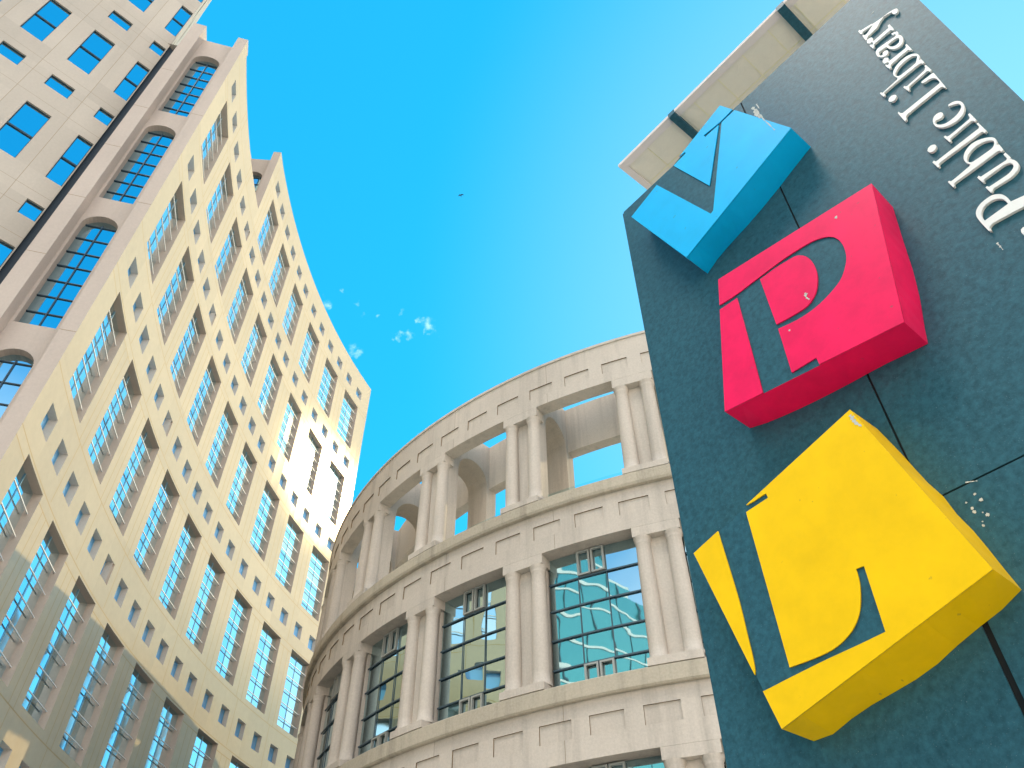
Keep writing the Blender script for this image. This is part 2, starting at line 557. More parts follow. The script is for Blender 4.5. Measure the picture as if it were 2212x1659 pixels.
# ------------------------------------------------------------------ ground
mb = MB()
N = 12
E_ = 1500.0
mb.quad((-E_, -E_, 0), (E_, -E_, 0), (E_, E_, 0), (-E_, E_, 0))
g = link('ground', mb.mesh('ground', [M['ground']]))
tag(g, kind='structure')
GLYPHS = {
    'y': [[(1.4714, 3.6028), (1.4785, 3.6061), (1.4803, 3.5936), (1.5267, 3.5740), (1.5334, 3.5662), (1.5706, 3.5532), (1.5956, 3.5493), (1.6184, 3.5405), (1.6328, 3.5298), (1.6357, 3.5164), (1.6273, 3.4988), (1.6160, 3.5009), (1.6115, 3.5150), (1.6133, 3.5273), (1.6180, 3.5279), (1.5967, 3.5424), (1.5773, 3.5507), (1.5728, 3.5441), (1.5629, 3.5428), (1.5345, 3.5180), (1.5245, 3.5167), (1.4891, 3.5145), (1.4802, 3.5062), (1.4758, 3.4962), (1.4721, 3.5052), (1.4728, 3.5515), (1.4768, 3.5548), (1.4794, 3.5408), (1.4892, 3.5358), (1.5273, 3.5549), (1.5267, 3.5605), (1.4825, 3.5758), (1.4798, 3.5663), (1.4741, 3.5637), (1.4722, 3.5746)]],
    'r': [[(1.5690, 3.4685), (1.5769, 3.4668), (1.5775, 3.4142), (1.5710, 3.4106), (1.5684, 3.4209), (1.5618, 3.4276), (1.4895, 3.4287), (1.4833, 3.4242), (1.4803, 3.4092), (1.4735, 3.4082), (1.4706, 3.4471), (1.4756, 3.4474), (1.4802, 3.4342), (1.4865, 3.4388), (1.4864, 3.4558), (1.4789, 3.4561), (1.4712, 3.4662), (1.4707, 3.4824), (1.4761, 3.4930), (1.4869, 3.4930), (1.4957, 3.4858), (1.4968, 3.4734), (1.4916, 3.4625), (1.4932, 3.4507), (1.5612, 3.4501), (1.5665, 3.4522)]],
    'a': [[(1.5590, 3.3995), (1.5649, 3.3977), (1.5769, 3.3867), (1.5808, 3.3763), (1.5783, 3.3606), (1.5732, 3.3542), (1.5809, 3.3372), (1.5804, 3.3153), (1.5718, 3.2918), (1.5579, 3.2790), (1.5427, 3.2807), (1.5288, 3.2955), (1.5183, 3.3197), (1.5154, 3.3454), (1.5075, 3.3485), (1.4906, 3.3526), (1.4799, 3.3488), (1.4762, 3.3358), (1.4802, 3.3203), (1.4873, 3.3148), (1.4906, 3.3284), (1.5004, 3.3299), (1.5085, 3.3225), (1.5096, 3.3084), (1.5017, 3.2955), (1.4910, 3.2959), (1.4772, 3.3076), (1.4687, 3.3338), (1.4702, 3.3592), (1.4755, 3.3734), (1.4865, 3.3808), (1.5104, 3.3755), (1.5634, 3.3614), (1.5691, 3.3666), (1.5679, 3.3774), (1.5599, 3.3850)],
          [(1.5639, 3.3441), (1.5512, 3.3487), (1.5259, 3.3535), (1.5245, 3.3358), (1.5324, 3.3141), (1.5448, 3.3045), (1.5588, 3.3054), (1.5664, 3.3186), (1.5689, 3.3340)]],
    'r2': [[(1.5693, 3.2569), (1.5750, 3.2600), (1.5753, 3.2492), (1.5767, 3.2034), (1.5703, 3.2003), (1.5681, 3.2121), (1.5615, 3.2171), (1.4895, 3.2173), (1.4821, 3.2119), (1.4807, 3.1992), (1.4731, 3.1979), (1.4688, 3.2398), (1.4732, 3.2418), (1.4764, 3.2297), (1.4841, 3.2310), (1.4853, 3.2481), (1.4774, 3.2510), (1.4711, 3.2534), (1.4694, 3.2697), (1.4731, 3.2823), (1.4817, 3.2858), (1.4914, 3.2780), (1.4946, 3.2657), (1.4898, 3.2552), (1.4912, 3.2448), (1.5599, 3.2396), (1.5673, 3.2449)]],
    'b': [[(1.5781, 3.1038), (1.5782, 3.0714), (1.5714, 3.0693), (1.5678, 3.0810), (1.5595, 3.0852), (1.4847, 3.0887), (1.4118, 3.0891), (1.4046, 3.0870), (1.4040, 3.0705), (1.3965, 3.0675), (1.3926, 3.1037), (1.3977, 3.1059), (1.4007, 3.0951), (1.4079, 3.0957), (1.4701, 3.0999), (1.4763, 3.1094), (1.4719, 3.1222), (1.4701, 3.1400), (1.4752, 3.1604), (1.4921, 3.1785), (1.5173, 3.1890), (1.5445, 3.1876), (1.5663, 3.1733), (1.5778, 3.1553), (1.5811, 3.1341), (1.5774, 3.1185), (1.5699, 3.1066), (1.5727, 3.1013)],
          [(1.5688, 3.1271), (1.5737, 3.1367), (1.5711, 3.1469), (1.5611, 3.1603), (1.5368, 3.1680), (1.5078, 3.1649), (1.4875, 3.1532), (1.4768, 3.1392), (1.4759, 3.1261), (1.4818, 3.1120), (1.4923, 3.1080), (1.5526, 3.1053), (1.5606, 3.1127)]],
    'i': [[(1.5700, 3.0500), (1.5763, 3.0508), (1.5788, 2.9984), (1.5718, 2.9948), (1.5688, 3.0072), (1.5625, 3.0115), (1.4883, 3.0082), (1.4828, 3.0002), (1.4812, 2.9878), (1.4754, 2.9867), (1.4700, 3.0291), (1.4758, 3.0317), (1.4789, 3.0208), (1.4860, 3.0191), (1.5585, 3.0258), (1.5660, 3.0337), (1.5693, 3.0385)],
          [(1.4335, 3.0177), (1.4274, 3.0038), (1.4155, 2.9996), (1.4046, 3.0071), (1.4011, 3.0231), (1.4085, 3.0351), (1.4197, 3.0372), (1.4301, 3.0283)]],
    'L': [[(1.5771, 2.9763), (1.5779, 2.9629), (1.5760, 2.8513), (1.5709, 2.8488), (1.5696, 2.8642), (1.5629, 2.8704), (1.4245, 2.8690), (1.4153, 2.8642), (1.4103, 2.8433), (1.4040, 2.8423), (1.4026, 2.8470), (1.4007, 2.9164), (1.4061, 2.9190), (1.4081, 2.9028), (1.4147, 2.8942), (1.5666, 2.8941), (1.5725, 2.9007), (1.5707, 2.9343), (1.5673, 2.9451), (1.5551, 2.9582), (1.5372, 2.9619), (1.5281, 2.9674), (1.5265, 2.9771), (1.5312, 2.9792), (1.5536, 2.9782)]],
    'c': [[(1.5443, 2.7528), (1.5538, 2.7522), (1.5672, 2.7455), (1.5782, 2.7296), (1.5821, 2.7099), (1.5787, 2.6860), (1.5675, 2.6641), (1.5511, 2.6506), (1.5303, 2.6474), (1.5060, 2.6529), (1.4866, 2.6663), (1.4738, 2.6878), (1.4708, 2.7140), (1.4768, 2.7375), (1.4872, 2.7508), (1.5010, 2.7528), (1.5115, 2.7472), (1.5149, 2.7352), (1.5101, 2.7221), (1.5005, 2.7167), (1.4896, 2.7213), (1.4826, 2.7248), (1.4774, 2.7184), (1.4782, 2.7027), (1.4876, 2.6860), (1.5041, 2.6736), (1.5284, 2.6718), (1.5502, 2.6771), (1.5674, 2.6897), (1.5733, 2.7058), (1.5709, 2.7208), (1.5615, 2.7323), (1.5491, 2.7412), (1.5427, 2.7457)]],
    'i2': [[(1.5699, 2.6353), (1.5769, 2.6363), (1.5785, 2.5833), (1.5714, 2.5804), (1.5674, 2.5914), (1.5613, 2.5961), (1.4860, 2.5892), (1.4807, 2.5867), (1.4797, 2.5746), (1.4738, 2.5730), (1.4699, 2.6183), (1.4758, 2.6194), (1.4790, 2.6077), (1.4872, 2.6045), (1.5612, 2.6101), (1.5674, 2.6146), (1.5696, 2.6252)],
          [(1.4343, 2.6064), (1.4290, 2.5937), (1.4160, 2.5885), (1.4062, 2.5956), (1.4024, 2.6112), (1.4096, 2.6215), (1.4218, 2.6245), (1.4316, 2.6172)]],
    'l': [[(1.5703, 2.5649), (1.5765, 2.5658), (1.5788, 2.5015), (1.5713, 2.4974), (1.5691, 2.5094), (1.5623, 2.5129), (1.4120, 2.5146), (1.4052, 2.5110), (1.4040, 2.4997), (1.3975, 2.4969), (1.3932, 2.5405), (1.4001, 2.5441), (1.4036, 2.5328), (1.4131, 2.5326), (1.5664, 2.5370), (1.5710, 2.5435)]],
    'b2': [[(1.5795, 2.4052), (1.5783, 2.3708), (1.5711, 2.3674), (1.5680, 2.3780), (1.5600, 2.3813), (1.4766, 2.3793), (1.4099, 2.3793), (1.4044, 2.3744), (1.4040, 2.3658), (1.3976, 2.3650), (1.3948, 2.4039), (1.3997, 2.4048), (1.4037, 2.3966), (1.4131, 2.3964), (1.4743, 2.4041), (1.4797, 2.4104), (1.4742, 2.4229), (1.4730, 2.4433), (1.4791, 2.4635), (1.4952, 2.4826), (1.5199, 2.4928), (1.5441, 2.4870), (1.5665, 2.4705), (1.5787, 2.4543), (1.5824, 2.4374), (1.5791, 2.4198), (1.5738, 2.4116), (1.5755, 2.4048)],
          [(1.5695, 2.4211), (1.5741, 2.4334), (1.5691, 2.4473), (1.5555, 2.4606), (1.5325, 2.4682), (1.5077, 2.4649), (1.4890, 2.4529), (1.4802, 2.4366), (1.4815, 2.4204), (1.4911, 2.4121), (1.5423, 2.4095), (1.5590, 2.4108)]],
    'u': [[(1.5773, 2.3537), (1.5789, 2.3181), (1.5740, 2.3128), (1.5806, 2.3007), (1.5838, 2.2814), (1.5811, 2.2646), (1.5731, 2.2521), (1.5583, 2.2431), (1.5398, 2.2390), (1.4897, 2.2440), (1.4825, 2.2418), (1.4796, 2.2341), (1.4736, 2.2361), (1.4713, 2.2693), (1.4766, 2.2706), (1.4805, 2.2616), (1.4897, 2.2612), (1.5399, 2.2590), (1.5576, 2.2643), (1.5689, 2.2754), (1.5701, 2.2913), (1.5630, 2.3024), (1.5470, 2.3081), (1.4863, 2.3064), (1.4799, 2.3048), (1.4798, 2.2955), (1.4744, 2.2955), (1.4707, 2.3328), (1.4772, 2.3363), (1.4806, 2.3258), (1.4900, 2.3252), (1.5647, 2.3196), (1.5700, 2.3244), (1.5692, 2.3497)]],
    'P': [[(1.5003, 2.1474), (1.4999, 2.1724), (1.4951, 2.1950), (1.4852, 2.2102), (1.4699, 2.2210), (1.4486, 2.2223), (1.4275, 2.2175), (1.4107, 2.2047), (1.4021, 2.1875), (1.3996, 2.1688), (1.3999, 2.1415), (1.4021, 2.1048), (1.4034, 2.0928), (1.4094, 2.0885), (1.4104, 2.1030), (1.4163, 2.1092), (1.4298, 2.1120), (1.5643, 2.0880), (1.5700, 2.0820), (1.5705, 2.0680), (1.5770, 2.0660), (1.5770, 2.1500), (1.5705, 2.1480), (1.5700, 2.1340), (1.5643, 2.1280)],
          [(1.4906, 2.1458), (1.4904, 2.1650), (1.4859, 2.1816), (1.4761, 2.1937), (1.4611, 2.2013), (1.4408, 2.2014), (1.4257, 2.1921), (1.4149, 2.1750), (1.4109, 2.1555), (1.4125, 2.1418)]],
}

# ================================================================== curved office building
AC = Vector((46.5564, 36.8376))
AR = 65.3687


def arc(s, z, d):
    th = s / AR
    return (AC.x - (AR + d) * math.cos(th), AC.y + (AR + d) * math.sin(th), z + EYE)


S_L, S_J, S_R = -17.85, -5.62, 22.4
H1, H2 = 48.85, 57.05
CENT = [-23.3, -19.2, -15.12, -11.02, -6.94, -2.75, 1.38, 5.55, 10.05, 14.6, 19.15]


def cen(k):
    i = int(math.floor(k))
    i = max(0, min(len(CENT) - 2, i))
    return CENT[i] + (CENT[i + 1] - CENT[i]) * (k - i)


office = empty('curved_office_building', arc(S_L, -EYE, 0))
tag(office, 'tall curved sandstone office block with a sunlit concave front of tall and small windows', 'building')
tall_tops = [8.10, 17.05, 26.0, 35.0, 44.0, 52.85]
small_tops = [1.3, 10.25, 19.2, 28.1, 37.1, 46.15, 55.05]
TH = 5.45
tall, small = [], []
for zt in tall_tops:
    for k in range(2, 11):
        c = cen(k)
        w = 1.235 if k < 8 else 1.235 + 0.06 * (k - 7)
        if zt > H1 and c < S_J + 1:
            continue
        tall.append((c - w, c + w, zt - TH, zt))
for zt in small_tops:
    for k2 in range(4, 22):
        c = cen(k2 / 2 + 0.25 - 0.5)
        c = (cen(k2 // 2) + (1.03 if k2 % 2 else -1.03) * (1.0 if k2 < 16 else 1.1))
        if zt > H1 and c < S_J + 1:
            continue
        small.append((c - 0.52, c + 0.52, zt - 1.06, zt))
hseams = []
vseams = []
for zt in tall_tops:
    hseams += [zt - TH - 0.36, zt + 0.02 + 0.10, zt - 0.34]
for zt in tall_tops:
    for k in range(2, 10):
        a, b = cen(k) + 1.235, cen(k + 1) - 1.235
        vseams += [(a + (b - a) * 0.36, zt - TH - 0.36, zt - 0.34), (a + (b - a) * 0.68, zt - TH - 0.36, zt - 0.34)]
for zt in small_tops:
    for k in range(2, 10):
        vseams.append(((cen(k) + cen(k + 1)) / 2, zt - 1.9, zt + 1.0))
mb = MB()
# lower half in two heights: the left wing is lower than the right one
wall_grid(mb, arc, S_L, S_J, -EYE, H1, tall + small, 0.40, 1.3, vseams=vseams, hseams=[h for h in hseams if True], seam_w=0.04, m_rev=2, tone=panel_tone(4.13, 2.983, 0.05, 1.4, 0.6))
wall_grid(mb, arc, S_J, S_R, -EYE, H2, tall + small, 0.40, 1.3, vseams=vseams, hseams=[h for h in hseams if True], seam_w=0.04, m_rev=2, tone=panel_tone(4.13, 2.983, 0.05, 1.4, 0.6))
link('wall', mb.mesh('facade_wall', [M['facade'], M['joint'], M['reveal']]), office)

# body behind the skin: backs, roofs and the far end
TK = 3.55
mb = MB()


def strip(sa, sb, ztop, n):
    for i in range(n):
        a = sa + (sb - sa) * i / n
        b = sa + (sb - sa) * (i + 1) / n
        mb.quad(arc(a, ztop, 0), arc(b, ztop, 0), arc(b, ztop, 0.45), arc(a, ztop, 0.45))
        mb.quad(arc(a, ztop, 0.45), arc(b, ztop, 0.45), arc(b, ztop - 1.2, 0.45), arc(a, ztop - 1.2, 0.45))
        mb.quad(arc(a, ztop - 1.2, 0.45), arc(b, ztop - 1.2, 0.45), arc(b, ztop - 1.2, 9.0), arc(a, ztop - 1.2, 9.0))
        mb.quad(arc(a, -EYE, 9.0), arc(b, -EYE, 9.0), arc(b, ztop - 1.2, 9.0), arc(a, ztop - 1.2, 9.0))


strip(S_L + 0.7, S_J, H1, 12)
strip(S_J + 0.7, S_R, H2, 24)
mb.quad(arc(S_R, -EYE, 0), arc(S_R, -EYE, 9), arc(S_R, H2, 9), arc(S_R, H2, 0))
link('roof', mb.mesh('office_roof', [M['end']]), office)

# ---- end walls with a bay of tall arched windows between two pilasters


class EndFrame:
    def __init__(self, s):
        th = s / AR
        self.o = Vector(arc(s, 0, 0)[:2])
        n2 = Vector((-math.cos(th), math.sin(th)))         # away from the arc centre
        self.w = n2                                        # along the end wall
        self.b = Vector((math.sin(th), math.cos(th)))      # into the building

    def __call__(self, w, z, d):
        p = self.o + self.w * w + self.b * d
        return (p.x, p.y, z + EYE)


def arch_pts(w0, w1, zs, n=14):
    c, r = (w0 + w1) / 2, (w1 - w0) / 2
    return [(c - r * math.cos(math.pi * i / n), zs + r * math.sin(math.pi * i / n)) for i in range(n + 1)]


GLASS_D = 0.95
REC = 0.60


def end_wall(s, zbase, ztop, arches, left_to):
    fr = EndFrame(s)
    mb = MB()
    PR, PL = 0.60, 2.62
    notch = ztop - 0.25
    # pilasters
    mb.box_fn(fr, 0.0, PR, zbase, ztop + 0.03, 0.0, 0.95)
    mb.box_fn(fr, PL, left_to, zbase, ztop + 0.45, 0.0, 1.6)
    mb.box_fn(fr, PR, PL, notch - 0.12, notch, REC, REC + 1.0)
    # recessed wall with arched openings
    wa, wb = 1.00, 2.50
    zc = zbase
    for (zsill, ztopa) in sorted(arches):
        r = (wb - wa) / 2
        zs = ztopa - r
        if zsill > zc:
            mb.quad(fr(PR, zc, REC), fr(PL, zc, REC), fr(PL, zsill, REC), fr(PR, zsill, REC))
        znext = ztopa + 0.15
        mb.quad(fr(PR, zsill, REC), fr(wa, zsill, REC), fr(wa, zs, REC), fr(PR, zs, REC))
        mb.quad(fr(wb, zsill, REC), fr(PL, zsill, REC), fr(PL, zs, REC), fr(wb, zs, REC))
        pts = arch_pts(wa, wb, zs)
        for (a, b) in zip(pts[:-1], pts[1:]):
            mb.quad(fr(a[0], a[1], REC), fr(b[0], b[1], REC), fr(b[0], znext, REC), fr(a[0], znext, REC))
            mb.quad(fr(a[0], a[1], REC), fr(b[0], b[1], REC), fr(b[0], b[1], GLASS_D), fr(a[0], a[1], GLASS_D))
        mb.quad(fr(PR, zs, REC), fr(wa, zs, REC), fr(wa, znext, REC), fr(PR, znext, REC))
        mb.quad(fr(wb, zs, REC), fr(PL, zs, REC), fr(PL, znext, REC), fr(wb, znext, REC))
        mb.quad(fr(wa, zsill, REC), fr(wa, zs, REC), fr(wa, zs, GLASS_D), fr(wa, zsill, GLASS_D))
        mb.quad(fr(wb, zsill, REC), fr(wb, zs, REC), fr(wb, zs, GLASS_D), fr(wb, zsill, GLASS_D))
        mb.quad(fr(wa, zsill, REC), fr(wb, zsill, REC), fr(wb, zsill, GLASS_D), fr(wa, zsill, GLASS_D))
        zc = znext
    mb.quad(fr(PR, zc, REC), fr(PL, zc, REC), fr(PL, notch - 0.12, REC), fr(PR, notch - 0.12, REC))
    link('end_wall', mb.mesh('end_wall', [M['end']]), office)
    # joint lines of the precast pieces, 4 mm proud strips
    for (zsill, ztopa) in arches:
        z = zsill - 0.55
        for (a_, b_, z_) in ((0.0, PR, z), (PL, left_to, z - 0.5), (PL, left_to, z + 4.0)):
            mj = MB()
            mj.box_fn(fr, a_, b_, z_, z_ + 0.03, -0.004, 0.002)
            link('wall_joint', mj.mesh('wall_joint', [M['tower_joint']]), office)
    for (zsill, ztopa) in arches:
        r = (wb - wa) / 2
        zs = ztopa - r
        g_ = MB()
        pts = [(wa, zsill), (wb, zsill)] + list(reversed(arch_pts(wa, wb, zs)))
        g_.poly([fr(p[0], p[1], GLASS_D - 0.02) for p in pts])
        f_ = MB()
        nrow = 8
        for i in range(1, nrow):
            z = zsill + (zs + 0.3 - zsill) * i / (nrow - 1)
            hw = r if z <= zs else math.sqrt(max(0.01, r * r - (z - zs) ** 2))
            c = (wa + wb) / 2
            f_.box_fn(fr, c - hw, c + hw, z - 0.02, z + 0.02, GLASS_D - 0.07, GLASS_D - 0.025)
        f_.box_fn(fr, 1.73, 1.77, zsill, ztopa - 0.3, GLASS_D - 0.08, GLASS_D - 0.024)
        w_ = link('arched_window', f_.mesh('arched_window', [M['mullion']]), office)
        link('pane', g_.mesh('arched_pane', [M['tglass']]), w_)


arch_list = [(39.6, 46.95), (31.0, 38.2), (22.3, 29.65), (13.6, 20.95), (5.0, 12.3)]
end_wall(S_L, -EYE, H1 + 0.35, arch_list, 3.36)
end_wall(S_J, H1 - 1.25, H2 + 0.05, [(H1 - 0.9, 54.95)], 3.36)

# ---- windows: one of each kind, then rotated copies about the arc's centre


def arc_copy_matrix(s, z):
    return s, z


def tall_mesh(w, seed):
    gls = MB()
    frm = MB()
    rnd = random.Random(seed)
    for i in range(6):
        za = -TH + (0.0 if i == 0 else 0.72 + 0.965 * (i - 1))
        zb = -TH + 0.72 + 0.965 * i if i < 5 else 0.0
        for (a, b) in ((-w, 0.0), (0.0, w)):
            t = rnd.uniform(-0.004, 0.004)
            u = rnd.uniform(-0.004, 0.004)
            gls.quad(arc(a, za, 0.35 + t), arc(b, za, 0.35 + u), arc(b, zb, 0.35 - u), arc(a, zb, 0.35 - t), rnd.choice((0, 0, 0, 1, 1, 2)))
    for i in range(5):
        z = -TH + 0.72 + 0.965 * i
        frm.box_fn(arc, -w + 0.004, w - 0.004, z - 0.020, z + 0.020, 0.17, 0.215, m=0)
    frm.box_fn(arc, -0.014, 0.014, -TH + 0.004, -0.004, 0.315, 0.338, m=1)
    return gls.mesh('tall_pane', [M['glass'], M['glass2'], M['glass3']], merge=False), frm.mesh('tall_window', [M['white_bar'], M['thin']])


def small_mesh():
    gls = MB()
    frm = MB()
    gls.quad(arc(-0.515, -1.055, 0.35), arc(0.515, -1.055, 0.35), arc(0.515, -0.005, 0.35), arc(-0.515, -0.005, 0.35))
    for (a, b, c, d) in ((-0.516, 0.516, -1.056, -1.035), (-0.516, 0.516, -0.025, -0.004), (-0.516, -0.495, -1.035, -0.025), (0.495, 0.516, -1.035, -0.025)):
        frm.box_fn(arc, a, b, c, d, 0.31, 0.345)
    return gls.mesh('small_pane', [M['sglass']]), frm.mesh('small_window', [M['thin']])


def recentre(me):
    """move the mesh from its place at s = 0, z = 0 to the arc centre's frame"""
    me.transform(Matrix.Translation((-AC.x, -AC.y, -EYE)))


meshes = {}
for w in (1.235, 1.295, 1.355, 1.415):
    meshes[w] = [tall_mesh(w, 3 + v) for v in range(4)]
    for pair in meshes[w]:
        for me in pair:
            recentre(me)
sm_meshes = small_mesh()
for me in sm_meshes:
    recentre(me)


def place_window(name, mf, mg, s, z):
    off = Vector((AC.x, AC.y, EYE + z)) - office.location
    o = bpy.data.objects.new(name, mf)
    col.objects.link(o)
    o.parent = office
    o.location = off
    o.rotation_euler = (0, 0, -s / AR)
    p = bpy.data.objects.new('pane', mg)
    col.objects.link(p)
    p.parent = o
    return o


pick = random.Random(21)
for (a, b, c, d) in tall:
    hw = round((b - a) / 2, 3)
    key = min(meshes, key=lambda q: abs(q - hw))
    mg, mf = meshes[key][pick.randrange(4)]
    place_window('tall_window', mf, mg, (a + b) / 2, d)
ns_ = 0
extra = MB()
small.sort(key=lambda q: -q[3])
for (a, b, c, d) in small:
    if d < 5.0:
        continue
    ns_ += 1
    mg, mf = sm_meshes
    if ns_ <= 100:
        place_window('small_window', mf, mg, (a + b) / 2, d)
    else:
        extra.quad(arc(a, c, 0.35), arc(b, c, 0.35), arc(b, d, 0.35), arc(a, d, 0.35))
if extra.f:
    o = link('small_window', extra.mesh('small_windows_low', [M['sglass']]), office)
    tag(o, kind='stuff')
lo = MB()
for (a, b, c, d) in small:
    if d < 5.0:
        lo.quad(arc(a, c, 0.35), arc(b, c, 0.35), arc(b, d, 0.35), arc(a, d, 0.35))
link('low_window', lo.mesh('low_windows', [M['glass']]), office)

# ================================================================== square tower
KP = 28.0
K2 = Vector((math.sin(math.radians(-47.62)) * KP, math.cos(math.radians(-47.62)) * KP))
TW = Vector((-0.7071, -0.7071))
TB = Vector((-0.7071, 0.7071))


def tow(w, z, d):
    p = K2 + TW * w + TB * d
    return (p.x, p.y, z + EYE)


tower = empty('office_tower', tow(0, -EYE, 0))
tag(tower, 'plain square office tower with flush double windows, left of the curved block', 'building')
t_open = []
bigs = [(-3.3, 0.65), (5.4, 9.35), (14.05, 18.0), (22.75, 26.7), (31.45, 35.4), (40.1, 44.05), (48.85, 52.7), (57.5, 61.4), (66.2, 70.1)]
cols = [(0.05, 0.80), (2.12, 3.28), (4.54, 5.64), (6.92, 8.06), (9.32, 10.46), (11.7, 12.85), (14.1, 15.25)]
t_big, t_small = [], []
for (a, b) in cols:
    for (c, d) in bigs:
        t_big.append((a, b, c, d))
        t_small.append((a, b, d + 1.88, d + 2.93))
        t_open += [t_big[-1], t_small[-1]]
mb = MB()
ths = [z + x for (z, _) in bigs for x in (-1.2, 4.6, 6.3)]
tvs = [(w, -EYE, 76.0) for w in (1.56, 4.0, 6.4, 8.8, 11.2, 13.6)]
wall_grid(mb, tow, 0.0, 17.0, -EYE, 76.0, t_open, 0.16, 20.0, hseams=ths, vseams=tvs, seam_w=0.022, tone=panel_tone(2.4, 2.9, 0.06, 1.56, 0.5))


def tow_r(w, z, d):
    return tow(d, z, w)


wall_grid(mb, tow_r, 0.0, 17.0, -EYE, 76.0, [(2.2, 3.4, c, d) for (c, d) in bigs] + [(4.6, 5.8, c, d) for (c, d) in bigs], 0.16, 20.0)
mb.quad(tow(0, 76, 0), tow(17, 76, 0), tow(17, 76, 17), tow(0, 76, 17))
mb.quad(tow(0, -EYE, 17), tow(17, -EYE, 17), tow(17, 76, 17), tow(0, 76, 17))
mb.quad(tow(17, -EYE, 0), tow(17, -EYE, 17), tow(17, 76, 17), tow(17, 76, 0))
link('wall', mb.mesh('tower_wall', [M['tower'], M['tower_joint']]), tower)
mb = MB()
for (c, d) in bigs:
    for a in (2.2, 4.6):
        mb.quad(tow_r(a, c, 0.14), tow_r(a + 1.2, c, 0.14), tow_r(a + 1.2, d, 0.14), tow_r(a, d, 0.14))
link('side_glazing', mb.mesh('side_glazing', [M['tglass']]), tower)


def window_on(fn, rect, split, d, name, parent, gmat, pid):
    a, b, c, e = rect
    f_ = MB()
    t = 0.035
    f_.box_fn(fn, a + 0.003, a + t, c + 0.003, e - 0.003, d - 0.05, d - 0.004)
    f_.box_fn(fn, b - t, b - 0.003, c + 0.003, e - 0.003, d - 0.05, d - 0.004)
    f_.box_fn(fn, a + t, b - t, c + 0.003, c + t, d - 0.05, d - 0.004)
    f_.box_fn(fn, a + t, b - t, e - t, e - 0.003, d - 0.05, d - 0.004)
    if split:
        zm = c + (e - c) * 0.485
        f_.box_fn(fn, a + t, b - t, zm - 0.05, zm + 0.05, d - 0.06, d - 0.004)
    o = link(name, f_.mesh(name, [M['mullion']]), parent)
    g_ = MB()
    rn = random.Random(pid)
    lv = [(c, zm), (zm, e)] if split else [(c, e)]
    for (p, q) in lv:
        u = rn.uniform(-0.004, 0.004)
        v = rn.uniform(-0.004, 0.004)
        g_.quad(fn(a, p, d + u), fn(b, p, d + v), fn(b, q, d - u), fn(a, q, d - v))
    link('pane', g_.mesh('pane', [gmat], merge=False), o)


for i, r in enumerate(t_big):
    if r[3] > 14:
        window_on(tow, r, True, 0.13, 'double_window', tower, M['tglass'], i)
low_t = MB()
for i, r in enumerate(t_small):
    if r[3] > 17:
        window_on(tow, r, False, 0.13, 'square_window', tower, M['tglass'], 500 + i)
for r in t_big + t_small:
    if r[3] <= 14 or (r in t_small and r[3] <= 17):
        low_t.quad(tow(r[0], r[2], 0.13), tow(r[1], r[2], 0.13), tow(r[1], r[3], 0.13), tow(r[0], r[3], 0.13))
link('low_window', low_t.mesh('low_window', [M['tglass']]), tower)

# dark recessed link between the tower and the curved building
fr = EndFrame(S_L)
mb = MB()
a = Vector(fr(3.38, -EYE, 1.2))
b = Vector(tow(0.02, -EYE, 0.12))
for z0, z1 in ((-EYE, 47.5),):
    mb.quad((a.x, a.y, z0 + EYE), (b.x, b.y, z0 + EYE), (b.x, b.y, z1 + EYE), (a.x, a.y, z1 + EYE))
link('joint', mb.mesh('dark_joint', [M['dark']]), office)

# ================================================================== library rotunda
LC = Vector((14.1625, 45.7344))
LR = 25.6445
D2R = math.pi / 180


def lib(th, z, d):
    """th in degrees, d = depth behind the outer face"""
    r = LR - d
    return (LC.x + r * math.sin(th * D2R), LC.y - r * math.cos(th * D2R), z + EYE)


library = empty('library_building', (LC.x, LC.y, 0))
tag(library, 'round precast library ringed by paired columns, open to the sky in its top storey', 'building')
PITCH = 11.25
PAIR0 = -21.45
HALF = 1.78


def revolve(profile, n, mats, name, a0=-180.0, a1=180.0, m=0):
    mb = MB()
    k = len(profile)
    for i in range(n):
        t0 = a0 + (a1 - a0) * i / n
        t1 = a0 + (a1 - a0) * (i + 1) / n
        for j in range(k):
            p, q = profile[j], profile[(j + 1) % k]
            mb.quad(lib(t0, p[1], p[0]), lib(t1, p[1], p[0]), lib(t1, q[1], q[0]), lib(t0, q[1], q[0]), m)
    return link(name, mb.mesh(name, mats), library)


def panel_band(z0, z1, zp, name, back_d):
    """smooth fascia with small shallow recessed square panels, three to a bay"""
    mb = MB()
    ops = []
    for i in range(96):
        th = PAIR0 + 1.16 + 3.75 * i
        th = (th + 180) % 360 - 180
        ops.append((th, th + 2.45, zp - 0.56, zp))
    jt = [((PAIR0 + 3.75 * i + 3.05 + 180) % 360 - 180, z0, z1) for i in range(0, 96, 3)]
    wall_grid(mb, lib, -180, 180, z0, z1, ops, 0.05, 1.9, back=True, m_rev=1, vseams=jt, seam_w=0.03, tone=panel_tone(11.25, 9.0, 0.05, PAIR0 + 3.05))
    n = 192
    for i in range(n):
        a, b = -180 + 360 * i / n, -180 + 360 * (i + 1) / n
        mb.quad(lib(a, z1, 0), lib(b, z1, 0), lib(b, z1, back_d), lib(a, z1, back_d))
        mb.quad(lib(a, z0, 0), lib(b, z0, 0), lib(b, z0, back_d), lib(a, z0, back_d))
        mb.quad(lib(a, z0, back_d), lib(b, z0, back_d), lib(b, z1, back_d), lib(a, z1, back_d))
    return link(name, mb.mesh(name, [M['lib'], M['lib_joint']]), library)


